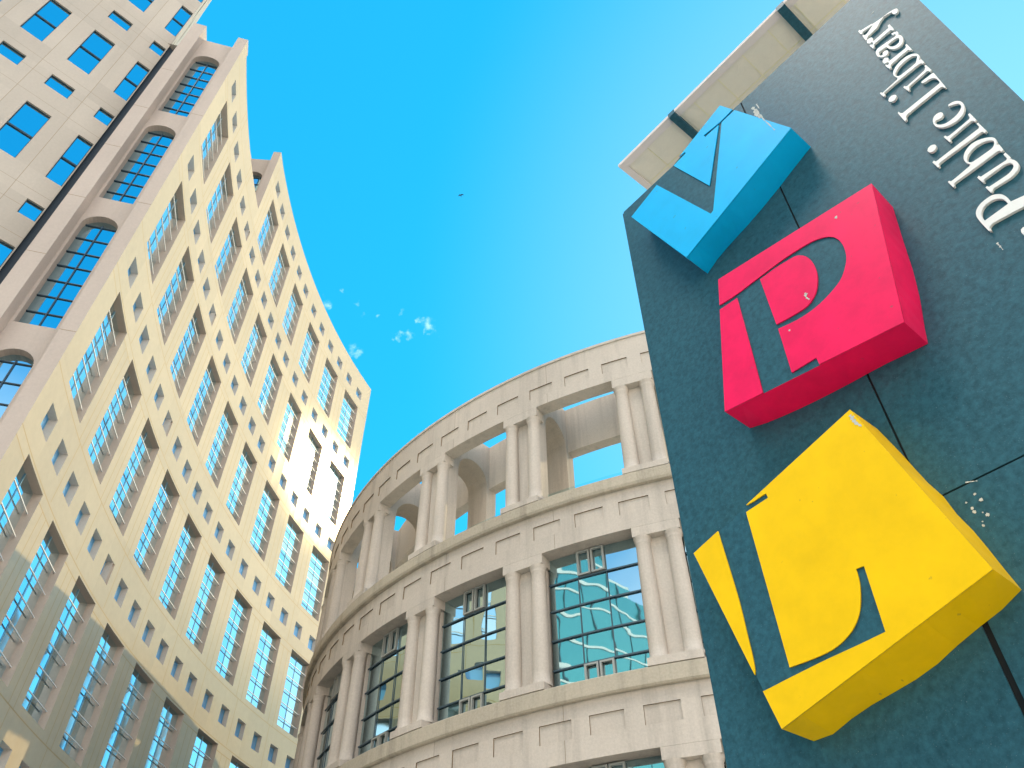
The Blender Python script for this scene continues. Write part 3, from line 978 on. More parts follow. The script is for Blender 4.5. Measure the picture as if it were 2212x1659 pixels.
panel_band(21.93, 24.12, 23.02, 'cornice', 0.62)
panel_band(14.85, 16.50, 16.03, 'storey_band', 0.96)
panel_band(7.70, 9.36, 8.90, 'storey_band', 0.95)
revolve([(0.02, 24.125), (-0.05, 24.125), (-0.05, 24.25), (0.5, 24.25), (0.5, 24.125)], 192, [M['lib']], 'coping')
revolve([(0.95, 16.505), (-0.16, 16.505), (-0.20, 16.60), (-0.20, 17.0), (-0.14, 17.05), (3.6, 17.05), (3.6, 16.505)], 192, [M['lib_ledge']], 'ledge')
revolve([(0.95, 9.365), (-0.13, 9.365), (-0.18, 9.42), (-0.18, 9.88), (-0.12, 9.93), (0.95, 9.93)], 192, [M['lib_ledge']], 'ledge')
revolve([(0.95, 2.25), (-0.15, 2.25), (-0.20, 2.35), (-0.20, 2.8), (-0.12, 2.85), (0.95, 2.85)], 192, [M['lib_ledge']], 'ledge')
revolve([(0.0, -EYE), (0.0, 2.245), (0.95, 2.245), (0.95, -EYE)], 160, [M['lib']], 'base_wall')
# core wall behind the glass of the two lower storeys and the roof terrace inside the ring
revolve([(0.965, -EYE), (0.965, 16.50), (1.3, 16.50), (1.3, -EYE)], 160, [M['dark']], 'core_wall')
mb = MB()
for i in range(64):
    a, b = -180 + 360 * i / 64, -180 + 360 * (i + 1) / 64
    mb.poly([lib(a, 16.9, 3.59), lib(b, 16.9, 3.59), (LC.x, LC.y, 16.9 + EYE)])
link('roof_terrace', mb.mesh('roof_terrace', [M['lib']]), library)

# inner ring: a lintel carried by cross walls
revolve([(3.0, 21.62), (3.0, 24.13), (3.5, 24.13), (3.5, 21.62)], 160, [M['lib']], 'inner_lintel')

pairs = [PAIR0 - PITCH * i for i in range(-16, 16)]


def cross_wall(th):
    """radial wall with an arched passage, two column widths thick"""
    mb = MB()
    t0, t1 = th - 1.55, th + 1.55
    d0, d1 = 0.42, 3.46
    a0, a1 = 1.0, 2.85
    zt = 24.10
    zb = 17.055
    r = (a1 - a0) / 2
    zs = 21.75
    pts = arch_pts(a0, a1, zs, 12)
    for t, flip in ((t0, 0), (t1, 1)):
        mb.quad(lib(t, zb, d0), lib(t, zb, a0), lib(t, zs, a0), lib(t, zs, d0))
        mb.quad(lib(t, zb, a1), lib(t, zb, d1), lib(t, zs, d1), lib(t, zs, a1))
        mb.quad(lib(t, zs, d0), lib(t, zs, a0), lib(t, zt, a0), lib(t, zt, d0))
        mb.quad(lib(t, zs, a1), lib(t, zs, d1), lib(t, zt, d1), lib(t, zt, a1))
        for (p, q) in zip(pts[:-1], pts[1:]):
            mb.quad(lib(t, p[1], p[0]), lib(t, q[1], q[0]), lib(t, zt, q[0]), lib(t, zt, p[0]))
    full = [(a0, zb)] + pts + [(a1, zb)]
    for (p, q) in zip(full[:-1], full[1:]):
        mb.quad(lib(t0, p[1], p[0]), lib(t0, q[1], q[0]), lib(t1, q[1], q[0]), lib(t1, p[1], p[0]))
    mb.quad(lib(t0, zb, d0), lib(t1, zb, d0), lib(t1, zt, d0), lib(t0, zt, d0))
    mb.quad(lib(t0, zb, d1), lib(t1, zb, d1), lib(t1, zt, d1), lib(t0, zt, d1))
    mb.quad(lib(t0, zt, d0), lib(t1, zt, d0), lib(t1, zt, d1), lib(t0, zt, d1))
    return mb.mesh('cross_wall', [M['lib']])


def spun(me, th):
    """bring a mesh built at angle th to the library's centre so copies can be turned about it"""
    me.transform(Matrix.Translation((-LC.x, -LC.y, 0)))
    me.transform(Matrix.Rotation(-th * D2R, 4, 'Z'))
    return me


def put(name, me, th, parent=library):
    o = bpy.data.objects.new(name, me)
    col.objects.link(o)
    o.parent = parent
    o.rotation_euler = (0, 0, th * D2R)
    return o


cw = spun(cross_wall(0.0), 0.0)
rest = MB()
for th in pairs:
    t = (th + 180) % 360 - 180
    put('cross_wall', cw, t)


def column_mesh(zb, zt, r0=0.285, r1=0.25):
    prof = [(r0 + 0.05, zb), (r0 + 0.05, zb + 0.10), (r0, zb + 0.14), (r0, zb + 0.5)]
    n = 8
    for i in range(1, n + 1):
        t = i / n
        prof.append((r0 + (r1 - r0) * t ** 1.5, zb + 0.5 + (zt - zb - 0.75) * t))
    prof += [(r1 + 0.015, zt - 0.22), (r1, zt - 0.20), (r1 + 0.04, zt - 0.12), (r1 + 0.06, zt)]
    mb = MB()
    cx, cy, _ = lib(0, 0, 0.24)
    S = 28
    for i in range(S):
        a, b = 2 * math.pi * i / S, 2 * math.pi * (i + 1) / S
        for (p, q) in zip(prof[:-1], prof[1:]):
            mb.quad((cx + p[0] * math.cos(a), cy + p[0] * math.sin(a), p[1] + EYE), (cx + p[0] * math.cos(b), cy + p[0] * math.sin(b), p[1] + EYE),
                    (cx + q[0] * math.cos(b), cy + q[0] * math.sin(b), q[1] + EYE), (cx + q[0] * math.cos(a), cy + q[0] * math.sin(a), q[1] + EYE))
    me = mb.mesh('column', [M['lib']], smooth=True)
    return spun(me, 0.0)


def pier_mesh(zb, zt, d0, d1):
    """wall panel between the two columns, pedestal below and block above"""
    mb = MB()
    mb.box_fn(lib, -0.72, 0.72, zb, zt, d0, d1, 2)
    mb.box_fn(lib, -1.60, -0.72, zb, zt, d0 + 0.18, d1, 1)
    mb.box_fn(lib, 0.72, 1.60, zb, zt, d0 + 0.18, d1, 1)
    return spun(mb.mesh('pier', [M['lib']]), 0.0)


def block_mesh(z0, z1, d0, d1, half):
    mb = MB()
    mb.box_fn(lib, -half, half, z0, z1, d0, d1, 3)
    return spun(mb.mesh('block', [M['lib']]), 0.0)


tiers = [  # column bottom, column top, block top
    (17.30, 21.50, 21.925, True),
    (10.18, 14.48, 14.845, False),
    (3.05, 7.35, 7.695, False),
]
vis = [t for t in pairs if -95 < t < 20]
hidden = [t for t in pairs if not (-95 < t < 20)]
for ti, (zb, zt, zk, open_) in enumerate(tiers):
    cm = column_mesh(zb, zt)
    bm_ = block_mesh(zt + 0.003, zk, 0.0, 0.60, 1.84)
    pm_ = block_mesh(zb - (0.245 if ti == 0 else 0.245), zb - 0.003, -0.17, 0.62, 1.86)
    pi = pier_mesh(zb, zt, 0.32 if open_ else 0.30, 0.41 if open_ else 0.94)
    for th in pairs:
        t = (th + 180) % 360 - 180
        if ti > 0 and not (-95 < t < 20):
            continue
        put('entablature_block', bm_, t)
        put('pedestal', pm_, t)
        put('pier', pi, t)
        put('column', cm, t - 1.19)
        put('column', cm, t + 1.19)

# glazing of the lower storeys: panes in three columns and five rows, slightly out of true
bays = [PAIR0 + PITCH * (0.5 - i) for i in range(0, 7)] + [PAIR0 + PITCH * 1.5]


def lib_window(zb, zt, seed):
    rn = random.Random(seed)
    W = 3.86
    dg = 0.60
    us = [-W, -W + 2.62, W - 2.62 + 0.0, W]
    us = [-W, -W + 2.55, W - 2.75, W]
    dz = (zt - zb)
    zz = [zb, zb + dz * 0.165, zb + dz * 0.37, zb + dz * 0.585, zb + dz * 0.79, zt]
    g_, f_ = MB(), MB()
    for i in range(3):
        for j in range(5):
            t, u, v = (rn.uniform(-0.006, 0.006) for _ in range(3))
            g_.quad(lib(us[i], zz[j], dg + t + u), lib(us[i + 1], zz[j], dg - t + u), lib(us[i + 1], zz[j + 1], dg - t - u), lib(us[i], zz[j + 1], dg + t - u))
    for j in range(1, 5):
        f_.box_fn(lib, -W, W, zz[j] - 0.024, zz[j] + 0.024, dg - 0.07, dg - 0.02, 3, m=2)
    for i in (1, 2):
        f_.box_fn(lib, us[i] - 0.022, us[i] + 0.022, zz[1], zz[4], dg - 0.05, dg - 0.018, m=2)
    f_.box_fn(lib, -W, W, zb - 0.01, zb + 0.05, dg - 0.12, dg - 0.02, 3, m=1)
    # pairs of grey casements in the middle of the top and bottom rows
    for (za, zc) in ((zz[0], zz[1]), (zz[4], zz[5])):
        for (a, b) in ((us[1] + 0.05, (us[1] + us[2]) / 2 - 0.05), ((us[1] + us[2]) / 2 + 0.05, us[2] - 0.05)):
            for (p, q, r_, s_) in ((a, a + 0.15, za + 0.05, zc - 0.04), (b - 0.15, b, za + 0.05, zc - 0.04), (a + 0.15, b - 0.15, za + 0.05, za + 0.11), (a + 0.15, b - 0.15, zc - 0.10, zc - 0.04)):
                f_.box_fn(lib, p, q, r_, s_, dg - 0.13, dg - 0.022, 1, m=1)
    return spun(g_.mesh('library_pane', [M['lglass']], merge=False), 0), spun(f_.mesh('window', [M['mullion'], M['sash'], M['lmull']]), 0)


for (zb, zt) in ((9.94, 14.84), (2.86, 7.69)):
    for i, b in enumerate(bays):
        gm_, fm_ = lib_window(zb, zt, 11 + i)
        o = put('window', fm_, b)
        put('pane', gm_, 0, o)

# the open casement of the bay left of the sign
# glass balustrade of the loggia
rg, rp = MB(), MB()
rg.box_fn(lib, -3.7, 3.7, 17.12, 17.78, 0.62, 0.635, 4)
for a in (-2.6, 0.0, 2.6):
    rp.box_fn(lib, a - 0.06, a + 0.06, 17.055, 17.50, 0.56, 0.615)
rgm, rpm = spun(rg.mesh('rail_glass', [M['rail_glass']]), 0), spun(rp.mesh('balustrade', [M['rail']]), 0)
for b in bays:
    o = put('balustrade', rpm, b)
    put('pane', rgm, 0, o)

# ================================================================== library sign
SA = Vector((0.66475, 2.52745))
SE = Vector((0.63640503, -0.77135507))
SN = Vector((-0.77135507, -0.63640503))


def sg(a, h, n):
    """a along the sign, h above the eye, n out of its face"""
    p = SA + SE * a + SN * n
    return Vector((p.x, p.y, h + EYE))


sign = empty('library_sign', sg(0.85, -EYE, -0.15))
tag(sign, 'dark slate sign slab with tilted blue, red and yellow letter blocks and white lettering', 'sign')


def prism(front, back, nf, nb, mats, name, parent, cap_back=False, m_side=0, m_front=0):
    """solid between a front outline (at nf) and a back outline (at nb) with equal point counts"""
    mb = MB()
    k = len(front)
    for i in range(k):
        j = (i + 1) % k
        mb.quad(sg(*front[i], nf), sg(*front[j], nf), sg(*back[j], nb), sg(*back[i], nb), m_side)
    mb.poly([sg(*p, nf) for p in front], m_front)
    if cap_back:
        mb.poly([sg(*p, nb) for p in back], m_side)
    me = mb.mesh(name, mats)
    return link(name, me, parent)


def rect(a0, a1, h0, h1):
    return [(a0, h0), (a1, h0), (a1, h1), (a0, h1)]


W_ = 1.702
T = 3.897
LOW = -EYE
# dark core, then four facing panels with open joints between them
cr = rect(0.004, W_ - 0.004, LOW, T - 0.004)
prism(cr, cr, -0.006, -0.30, [M['gap']], 'core', sign, True)
for (a0, a1, h0, h1) in ((0.0, 0.862, 1.325 + 0.003, T), (0.0, 0.859, LOW, 1.325 - 0.000), (0.870, W_, 1.3285, T), (0.877, W_, LOW, 1.3225)):
    r_ = rect(a0, a1, h0, h1)
    prism(r_, r_, 0.0, -0.02, [M['slate']], 'panel', sign)
# left column is one continuous face in the photograph: cover its joint
r_ = rect(0.001, 0.858, 1.32, 1.333)
prism(r_, r_, -0.0005, -0.02, [M['slate']], 'panel_splice', sign)
for (a0, a1) in ((-0.012, 0.0), (W_, W_ + 0.012)):
    r_ = rect(a0, a1, LOW, T - 0.006)
    prism(r_, r_, -0.003, -0.32, [M['slate']], 'edge_cladding', sign, True)
r_ = rect(0.0, W_, T - 0.003, T + 0.003)
prism(r_, r_, -0.002, -0.32, [M['slate']], 'top_cap', sign, True)


def resample(path, n):
    """n points equally spaced along an open path (both ends kept)"""
    L = [0.0]
    for p, q in zip(path[:-1], path[1:]):
        L.append(L[-1] + math.dist(p, q))
    out = []
    for i in range(n):
        t = L[-1] * i / (n - 1)
        for k in range(len(path) - 1):
            if t <= L[k + 1] + 1e-9:
                u = (t - L[k]) / max(1e-9, L[k + 1] - L[k])
                out.append((path[k][0] + (path[k + 1][0] - path[k][0]) * u, path[k][1] + (path[k + 1][1] - path[k][1]) * u))
                break
    return out


def smooth_closed(pts, hard=0.75, sub=4):
    """round the gentle corners of a traced outline, keep the sharp ones"""
    n = len(pts)
    out = []
    for i in range(n):
        p0, p1, p2, p3 = pts[i - 1], pts[i], pts[(i + 1) % n], pts[(i + 2) % n]

        def ang(a, b, c):
            u = (b[0] - a[0], b[1] - a[1])
            v = (c[0] - b[0], c[1] - b[1])
            d = (u[0] * v[0] + u[1] * v[1]) / max(1e-12, math.hypot(*u) * math.hypot(*v))
            return math.acos(max(-1, min(1, d)))
        t1 = (0, 0) if ang(p0, p1, p2) > hard else ((p2[0] - p0[0]) / 2, (p2[1] - p0[1]) / 2)
        t2 = (0, 0) if ang(p1, p2, p3) > hard else ((p3[0] - p1[0]) / 2, (p3[1] - p1[1]) / 2)
        dl = math.dist(p1, p2)

        def clampt(t):
            m = math.hypot(*t)
            return t if m <= dl or m == 0 else (t[0] * dl / m, t[1] * dl / m)
        z1, z2 = t1 == (0, 0), t2 == (0, 0)
        t1, t2 = clampt(t1), clampt(t2)
        ch = (p2[0] - p1[0], p2[1] - p1[1])
        if z1:
            t1 = ch
        if z2:
            t2 = ch
        steps = 1 if (z1 and z2) else sub
        for s in range(steps):
            u = s / steps
            h00, h10, h01, h11 = 2 * u ** 3 - 3 * u ** 2 + 1, u ** 3 - 2 * u ** 2 + u, -2 * u ** 3 + 3 * u ** 2, u ** 3 - u ** 2
            out.append((h00 * p1[0] + h10 * t1[0] + h01 * p2[0] + h11 * t2[0], h00 * p1[1] + h10 * t1[1] + h01 * p2[1] + h11 * t2[1]))
    return out


def fill_shape(polys, n0, n1, mat, name):
    """extruded outline with holes, filled by a 2D curve and brought into the sign's plane"""
    cu = bpy.data.curves.new(name, 'CURVE')
    cu.dimensions = '2D'
    cu.fill_mode = 'BOTH'
    for pol in polys:
        sp = cu.splines.new('POLY')
        sp.points.add(len(pol) - 1)
        for p, q in zip(sp.points, pol):
            p.co = (q[0], q[1], 0, 1)
        sp.use_cyclic_u = True
    cu.extrude = (n1 - n0) / 2
    tmp = bpy.data.objects.new('tmp', cu)
    col.objects.link(tmp)
    dg = bpy.context.evaluated_depsgraph_get()
    me = bpy.data.meshes.new_from_object(tmp.evaluated_get(dg))
    bpy.data.objects.remove(tmp)
    for v in me.vertices:
        a, h, z = v.co
        v.co = sg(a, h, (n0 + n1) / 2 + z)
    me.name = name
    me.materials.clear()
    me.materials.append(mat)
    bm = bmesh.new()
    bm.from_mesh(me)
    bmesh.ops.recalc_face_normals(bm, faces=bm.faces)
    bm.to_mesh(me)
    bm.free()
    return me


def cut_face(front, letter, holes, n0, n1, mat, name, parent):
    """coloured face plate with the letter cut right through it"""
    base = fill_shape([front], n0, n1, mat, name)
    cut = fill_shape([letter], n0 - 0.05, n1 + 0.05, mat, 'cutter')
    ob = bpy.data.objects.new(name, base)
    oc = bpy.data.objects.new('cutter', cut)
    col.objects.link(ob)
    col.objects.link(oc)
    for m_ in (base, cut):
        b_ = bmesh.new()
        b_.from_mesh(m_)
        bmesh.ops.remove_doubles(b_, verts=b_.verts, dist=1e-5)
        bmesh.ops.recalc_face_normals(b_, faces=b_.faces)
        b_.to_mesh(m_)
        b_.free()
    md = ob.modifiers.new('cut', 'BOOLEAN')
    md.operation = 'DIFFERENCE'
    md.solver = 'EXACT'
    md.object = oc
    dg = bpy.context.evaluated_depsgraph_get()
    me = bpy.data.meshes.new_from_object(ob.evaluated_get(dg))
    me.name = name
    bpy.data.objects.remove(ob)
    bpy.data.objects.remove(oc)
    return me


DEP = 0.15
PLATE = 0.006


def letter_block(label, mat, front, sides, letter, hole, side_mat=None):
    """front: four or more corners; sides: per front edge, the traced curve of the back edge"""
    N_ = 10
    fo, bo = [], []
    k = len(front)
    for i in range(k):
        p, q = front[i], front[(i + 1) % k]
        path = sides[i] if sides[i] else [p, q]
        rs = resample(path, N_ + 1)
        for j in range(N_):
            u = j / N_
            fo.append((p[0] + (q[0] - p[0]) * u, p[1] + (q[1] - p[1]) * u))
            bo.append(rs[j])
    body = prism(fo, bo, DEP - PLATE, 0.001, [mat, M['slate']], 'letter_block', sign, m_front=1)
    tag(body, label)
    lt = smooth_closed(letter)
    me = cut_face(front, lt, None, DEP - PLATE + 0.0005, DEP, mat, 'face_plate', body)
    o = link('face_plate', me, body)
    if hole:
        me = fill_shape([smooth_closed(hole)], DEP - PLATE + 0.0005, DEP, mat, 'letter_counter')
        link('letter_counter', me, body)
    return body


blueF = [(0.814, 3.75), (1.059, 3.141), (0.404, 2.892), (0.151, 3.524)]
blueS = [[(0.814, 3.75), (1.04, 3.229), (1.059, 3.147)],
         [(1.059, 3.147), (0.921, 3.088), (0.869, 3.063), (0.713, 3.003), (0.541, 2.956), (0.404, 2.906)],
         None, None]
V = [(0.238, 3.64), (0.347, 3.594), (0.584, 3.037), (0.600, 3.045), (0.790, 3.606), (0.866, 3.607), (0.92, 3.605), (0.915, 3.66), (0.862, 3.63), (0.781, 3.622), (0.682, 3.636), (0.684, 3.613), (0.77, 3.607), (0.622, 3.23), (0.473, 3.617), (0.558, 3.627), (0.557, 3.643), (0.476, 3.66), (0.40, 3.70), (0.25, 3.70)]
letter_block('blue letter block', M['blue'], blueF, blueS, V, None)

redF = [(1.21, 2.488), (1.081, 1.833), (0.389, 1.941), (0.522, 2.609)]
redS = [[(1.205, 2.483), (1.177, 2.312), (1.151, 2.139), (1.125, 2.015), (1.085, 1.867), (1.079, 1.835)],
        [(1.079, 1.835), (0.982, 1.848), (0.909, 1.861), (0.848, 1.862), (0.736, 1.873), (0.626, 1.886), (0.499, 1.909), (0.394, 1.934)],
        None, None]
Pout = [(0.46, 2.471), (0.566, 2.455), (0.68, 2.453), (0.804, 2.451), (0.89, 2.44), (0.944, 2.426), (0.98, 2.406), (1.006, 2.38), (1.021, 2.345), (1.026, 2.3), (1.02, 2.251), (1.004, 2.211), (0.973, 2.169), (0.939, 2.147), (0.884, 2.127), (0.829, 2.119), (0.768, 2.123), (0.692, 2.142), (0.683, 1.918), (0.782, 1.914), (0.784, 1.87), (0.555, 1.87), (0.576, 2.433), (0.46, 2.443)]
Pin = [(0.693, 2.438), (0.769, 2.436), (0.827, 2.427), (0.861, 2.417), (0.888, 2.386), (0.902, 2.343), (0.904, 2.287), (0.895, 2.237), (0.875, 2.192), (0.846, 2.162), (0.812, 2.151), (0.757, 2.156), (0.692, 2.167)]
letter_block('red letter block', M['red'], redF, redS, Pout, Pin)

yelF = [(0.819, 1.645), (0.987, 0.994), (0.304, 0.809), (0.128, 1.457)]
yelS = [[(0.822, 1.644), (0.847, 1.558), (0.867, 1.485), (0.886, 1.402), (0.92, 1.306), (0.926, 1.255), (0.948, 1.181), (0.962, 1.111), (0.971, 1.061), (0.983, 1.008), (0.986, 0.99)],
        [(0.986, 0.99), (0.932, 0.964), (0.876, 0.948), (0.795, 0.922), (0.725, 0.893), (0.627, 0.867), (0.531, 0.854), (0.461, 0.84), (0.393, 0.819), (0.319, 0.792), (0.300, 0.79)],
        None, None]
Lc = [(0.240, 1.56), (0.26, 1.60), (0.358, 1.528), (0.457, 1.526), (0.461, 1.506), (0.368, 1.499), (0.377, 0.959), (0.482, 0.957), (0.537, 0.964), (0.59, 0.988), (0.624, 1.022), (0.644, 1.063), (0.657, 1.108), (0.66, 1.147), (0.685, 1.144), (0.678, 0.95), (0.596, 0.945), (0.484, 0.94), (0.373, 0.932), (0.255, 0.924), (0.235, 0.94), (0.262, 0.99), (0.264, 1.108), (0.262, 1.236)]
letter_block('yellow letter block', M['yellow'], yelF, yelS, Lc, None)

# ---- raised lettering: Vancouver Public Library, reading upwards
LETN0, LETN1 = 0.001, 0.012


def put_letter(polys):
    me = fill_shape([smooth_closed(p, hard=0.8, sub=3) for p in polys], LETN0, LETN1, M['letter'], 'letter')
    return link('letter', me, sign)


for key in ('P', 'u', 'b2', 'l', 'i2', 'c', 'L', 'i', 'b', 'r2', 'a', 'r', 'y'):
    put_letter(GLYPHS[key])


def shifted(polys, dh):
    return [[(a, h + dh) for (a, h) in p] for p in polys]


def turned(polys, a0, h0):
    return [[(a0 - a, h0 - h) for (a, h) in p] for p in polys]


put_letter(shifted(GLYPHS['r2'], -1.262))                      # r
put_letter([[(1.535 - 0.046 * math.cos(t) * 1.0 - 0.008, 1.852 - 0.046 * math.sin(t)) for t in [i * 0.35 for i in range(9)]],
            [(1.512 - 0.022 * math.cos(t), 1.855 - 0.032 * math.sin(t)) for t in [i * 0.35 for i in range(9)]]])   # e
put_letter([[(1.472, 1.70), (1.477, 1.70), (1.477, 1.712), (1.556, 1.745), (1.477, 1.778), (1.477, 1.765), (1.472, 1.765), (1.472, 1.80), (1.477, 1.80), (1.578, 1.755), (1.578, 1.745), (1.477, 1.70)]])   # v
put_letter(shifted(GLYPHS['u'], -0.655))                       # u
put_letter([[(1.525 - 0.055 * math.cos(t), 1.50 - 0.056 * math.sin(t)) for t in [i * 0.31416 for i in range(20)]],
            [(1.525 - 0.045 * math.cos(t), 1.50 - 0.034 * math.sin(t)) for t in [i * 0.31416 for i in range(20)]]])   # o
put_letter(shifted(GLYPHS['c'], -1.295))                       # c
put_letter(turned(GLYPHS['u'], 3.052, 3.53))                   # n
put_letter(shifted(GLYPHS['a'], -2.19))                        # a
put_letter([[(1.402, 0.93), (1.410, 0.93), (1.410, 0.945), (1.545, 0.99), (1.410, 1.035), (1.410, 1.02), (1.402, 1.02), (1.402, 1.075), (1.410, 1.072), (1.580, 1.0), (1.580, 0.985), (1.410, 0.935)]])   # V

# ---- bird droppings and chips


def blob(a, h, r, n0, stretch, parent, seed):
    rn = random.Random(seed)
    pts = []
    for i in range(14):
        t = 2 * math.pi * i / 14
        rr = r * rn.uniform(0.6, 1.15)
        pts.append((a + rr * math.cos(t), h + rr * stretch * math.sin(t)))
    mb = MB()
    mb.poly([sg(*p, n0 + 0.0012) for p in pts])
    for i in range(14):
        j = (i + 1) % 14
        mb.quad(sg(*pts[i], n0 + 0.0012), sg(*pts[j], n0 + 0.0012), sg(*pts[j], n0), sg(*pts[i], n0))
    return mb


def blobs(items, parent, n0):
    for i, (a, h, r, st) in enumerate(items):
        b_ = blob(a, h, r, n0, st, parent, i * 7 + 1)
        link('stain', b_.mesh('stain', [M['stain']]), parent)


blk = [o for o in sign.children if o.name.startswith('letter_block')]


def streak(path, wid, parent, n0, seed):
    """one thin irregular run of white along a path"""
    rn = random.Random(seed)
    pts = resample(path, 16)
    L_, R_ = [], []
    for i, (a, h) in enumerate(pts):
        q = pts[min(i + 1, 15)]
        o = pts[max(i - 1, 0)]
        t = (q[0] - o[0], q[1] - o[1])
        m = max(1e-6, math.hypot(*t))
        w = wid * rn.uniform(0.15, 1.0) * (1.0 - 0.6 * i / 15)
        L_.append((a - t[1] / m * w, h + t[0] / m * w))
        R_.append((a + t[1] / m * w * rn.uniform(0.5, 1.2), h - t[0] / m * w))
    mb = MB()
    for i in range(15):
        mb.quad(*[sg(*p, n0 + 0.0012) for p in (L_[i], R_[i], R_[i + 1], L_[i + 1])])
    link('stain', mb.mesh('stain', [M['stain']]), parent)


streak([(0.950, 3.505), (0.958, 3.47), (0.952, 3.43), (0.966, 3.38)], 0.016, blk[0], DEP, 3)
streak([(0.962, 3.46), (0.972, 3.36), (0.985, 3.28), (0.996, 3.215)], 0.0075, blk[0], DEP, 5)
streak([(0.975, 3.50), (0.978, 3.45)], 0.006, blk[0], DEP, 6)
streak([(0.835, 2.215), (0.832, 2.19), (0.840, 2.172)], 0.012, blk[1], DEP, 8)
blobs([(1.05, 2.455, 0.006, 1.3), (0.73, 2.10, 0.004, 1.2)], blk[1], DEP)
streak([(0.812, 1.625), (0.818, 1.59), (0.832, 1.565)], 0.014, blk[2], DEP, 9)
streak([(1.40, 2.04), (1.402, 2.0)], 0.005, sign, 0.0, 11)
streak([(1.478, 1.83), (1.484, 1.78)], 0.005, sign, 0.0, 12)
streak([(0.145, 1.235), (0.150, 1.165)], 0.004, sign, 0.0, 13)
streak([(0.985, 1.330), (1.015, 1.318)], 0.004, sign, 0.0, 14)
blobs([(1.56, 3.66, 0.006, 1.0), (1.61, 3.50, 0.004, 1.0)] + [(0.955 + 0.045 * random.Random(i).random() + 0.0012 * i, 1.285 - 0.012 * i, 0.002 + 0.004 * random.Random(i + 50).random(), 1.0) for i in range(9)], sign, 0.0)

# ================================================================== canopy over the sign
CH = 4.38
canopy = empty('canopy', sg(0.85, CH, -1.0))
tag(canopy, 'beige panelled canopy with dark cross beams standing over the top edge of the slate sign', 'canopy')
CL, CRT, CDEP = 0.025, 1.66, 2.2


def cbox(a0, a1, h0, h1, n0, n1, mat, name, parent=canopy):
    mb = MB()
    mb.box_fn(lambda s, z, d: sg(s, z, -d), a0, a1, h0, h1, n0, n1)
    return link(name, mb.mesh(name, [mat]), parent)


cbox(CL + 0.10, CRT - 0.05, CH + 0.0245, CH + 0.12, 0.14, CDEP - 0.1, M['trim'], 'roof_slab')
beams = [(0.452, 0.498), (1.243, 1.290)]
edges = [CL] + [x for b in beams for x in b] + [CRT]
for i in range(0, len(edges), 2):
    a0, a1 = edges[i], edges[i + 1]
    f_ = MB()
    F = lambda s, z, d: sg(s, z, -d)
    tr = 0.048
    f_.box_fn(F, a0, a1, CH, CH + 0.024, 0.0, tr)
    l0 = a0
    if i == 0:
        f_.box_fn(F, a0, a0 + 0.042, CH, CH + 0.024, tr, CDEP)
        l0 = a0 + 0.042
    o = link('soffit_panel', None, canopy) if False else None
    fr_o = link('trim_frame', f_.mesh('trim_frame', [M['trim']]), canopy)
    p_ = MB()
    p_.box_fn(F, l0, a1, CH + 0.012, CH + 0.024, tr, CDEP)
    po = link('soffit_panel', p_.mesh('soffit_panel', [M['soffit']]), canopy)
    s_ = MB()
    for z_ in (0.238, 0.70, 1.2, 1.7):
        s_.box_fn(F, l0, a1, CH + 0.0095, CH + 0.0118, z_, z_ + 0.004)
    for sx in (0.225, 0.605, 0.785, 0.965, 1.142, 1.318, 1.50, 1.68, 1.86, 2.2, 2.4):
        if l0 < sx < a1:
            s_.box_fn(F, sx, sx + 0.004, CH + 0.0095, CH + 0.0118, tr + 0.004, 0.236)
            s_.box_fn(F, sx, sx + 0.004, CH + 0.0095, CH + 0.0118, 0.246, 0.698)
    link('seam', s_.mesh('seam', [M['seam']]), po)
for (a0, a1) in beams:
    cbox(a0, a1, CH - 0.018, CH + 0.024, -0.004, CDEP - 0.1, M['slate'], 'beam')
for (a0, a1) in (beams[0], beams[1]):
    cbox(a0, a1, -EYE, CH - 0.019, 1.9, 1.96, M['slate'], 'post')
    cbox(a0, a1, -EYE, CH - 0.019, 0.36, 0.42, M['slate'], 'post')

# ================================================================== bird
bird_pos = Vector((-3.48, 28.85, 48.29))
bird = empty('bird', bird_pos)
tag(bird, 'small dark bird gliding alone in the open blue sky', 'bird')
mb = MB()
# body: lathe along x, tapering to a fanned tail
ring = []
prof = [(-0.24, 0.004), (-0.21, 0.022), (-0.17, 0.03), (-0.10, 0.05), (0.0, 0.058), (0.10, 0.045), (0.18, 0.022), (0.30, 0.03), (0.34, 0.004)]
for i in range(10):
    a, b = 2 * math.pi * i / 10, 2 * math.pi * (i + 1) / 10
    for (p, q) in zip(prof[:-1], prof[1:]):
        fl = lambda x: 0.35 if x > 0.25 else 1.0
        mb.quad((p[0], p[1] * math.cos(a), p[1] * math.sin(a) * fl(p[0])), (p[0], p[1] * math.cos(b), p[1] * math.sin(b) * fl(p[0])),
                (q[0], q[1] * math.cos(b), q[1] * math.sin(b) * fl(q[0])), (q[0], q[1] * math.cos(a), q[1] * math.sin(a) * fl(q[0])))
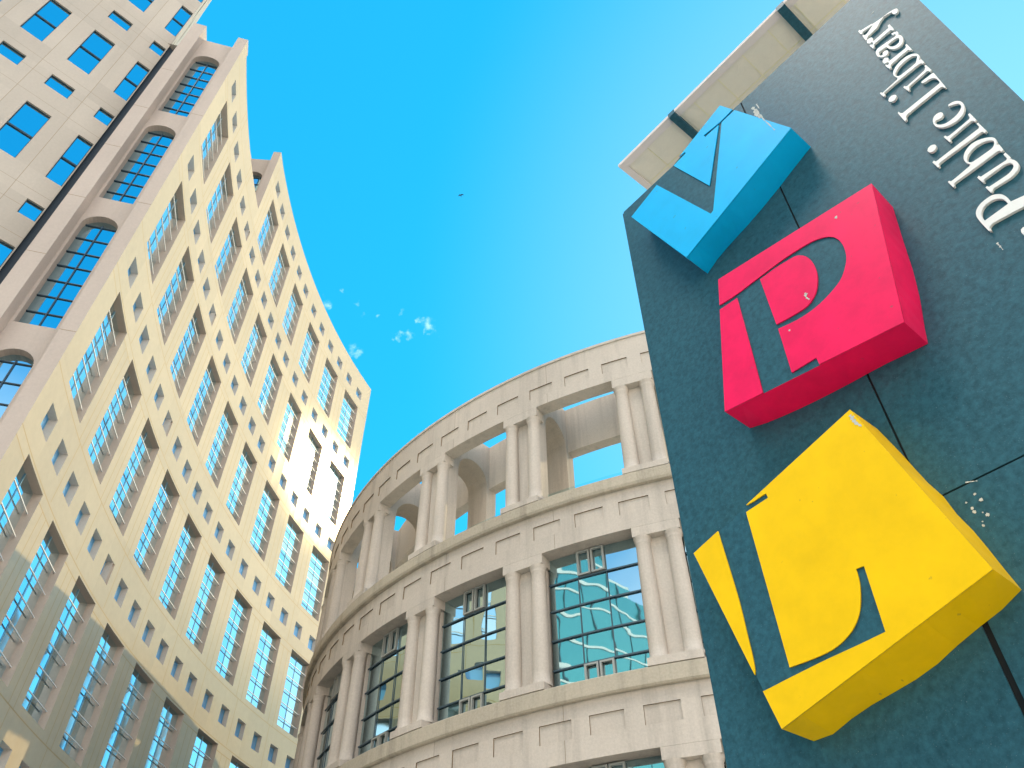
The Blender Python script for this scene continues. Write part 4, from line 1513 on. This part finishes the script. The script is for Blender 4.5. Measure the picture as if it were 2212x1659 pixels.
# wings
for sgn in (-1, 1):
    up = [(-0.07, 0.04, 0.02), (-0.13, 0.18, 0.07), (-0.06, 0.34, 0.10), (0.10, 0.46, 0.09)]
    lo_ = [(0.09, 0.04, 0.02), (0.06, 0.18, 0.06), (0.08, 0.30, 0.085), (0.13, 0.44, 0.085)]
    for i in range(3):
        for dz in (0.008, -0.008):
            mb.quad(*[(p[0], sgn * p[1], p[2] + dz) for p in (up[i], up[i + 1], lo_[i + 1], lo_[i])])
        mb.quad(*[(up[i][0], sgn * up[i][1], up[i][2] + 0.008), (up[i + 1][0], sgn * up[i + 1][1], up[i + 1][2] + 0.008), (up[i + 1][0], sgn * up[i + 1][1], up[i + 1][2] - 0.008), (up[i][0], sgn * up[i][1], up[i][2] - 0.008)])
        mb.quad(*[(lo_[i][0], sgn * lo_[i][1], lo_[i][2] + 0.008), (lo_[i + 1][0], sgn * lo_[i + 1][1], lo_[i + 1][2] + 0.008), (lo_[i + 1][0], sgn * lo_[i + 1][1], lo_[i + 1][2] - 0.008), (lo_[i][0], sgn * lo_[i][1], lo_[i][2] - 0.008)])
me = mb.mesh('bird_body', [M['bird']], merge=False)
bo = bpy.data.objects.new('body', me)
col.objects.link(bo)
bo.parent = bird
bird.rotation_euler = (0.35, 0.1, 1.15)
bird.scale = (0.5, 0.5, 0.5)

# ================================================================== glass office block behind the photographer
gb = empty('glass_office_block', (-62.0, -24.0, 0.0))
tag(gb, 'teal glass office block with white floor lines, mirrored in the library windows', 'building')
GX0, GX1, GY0, GY1, GH = -80.0, -47.0, -46.0, -6.0, 58.0


def gbox(x0, x1, y0, y1, z0, z1, mat, name):
    mb = MB()
    mb.box_fn(lambda s, z, d: (s, d, z), x0, x1, z0, z1, y0, y1)
    return link(name, mb.mesh(name, [mat]), gb)


gbox(GX0, GX1, GY0, GY1, 0.0, GH, M['teal'], 'curtain_wall')
for i in range(15):
    z = 3.8 + 3.7 * i
    gbox(GX0 - 0.12, GX1 + 0.12, GY0 - 0.12, GY1 + 0.12, z, z + 0.35, M['white_bar'], 'floor_line')
for x in (GX0 - 0.2, GX1 - 0.4):
    for y in (GY0 - 0.2, GY1 - 0.4):
        gbox(x, x + 0.6, y, y + 0.6, 0.0, GH + 0.4, M['white_bar'], 'corner_post')
for i in range(1, 10):
    y = GY0 + 4.0 * i
    gbox(GX1 + 0.002, GX1 + 0.10, y - 0.06, y + 0.06, 0.0, GH, M['lmull'], 'mullion')
gbox(GX0 + 4, GX1 - 4, GY0 + 5, GY1 - 5, GH + 0.01, GH + 4.0, M['white_bar'], 'roof_plant')
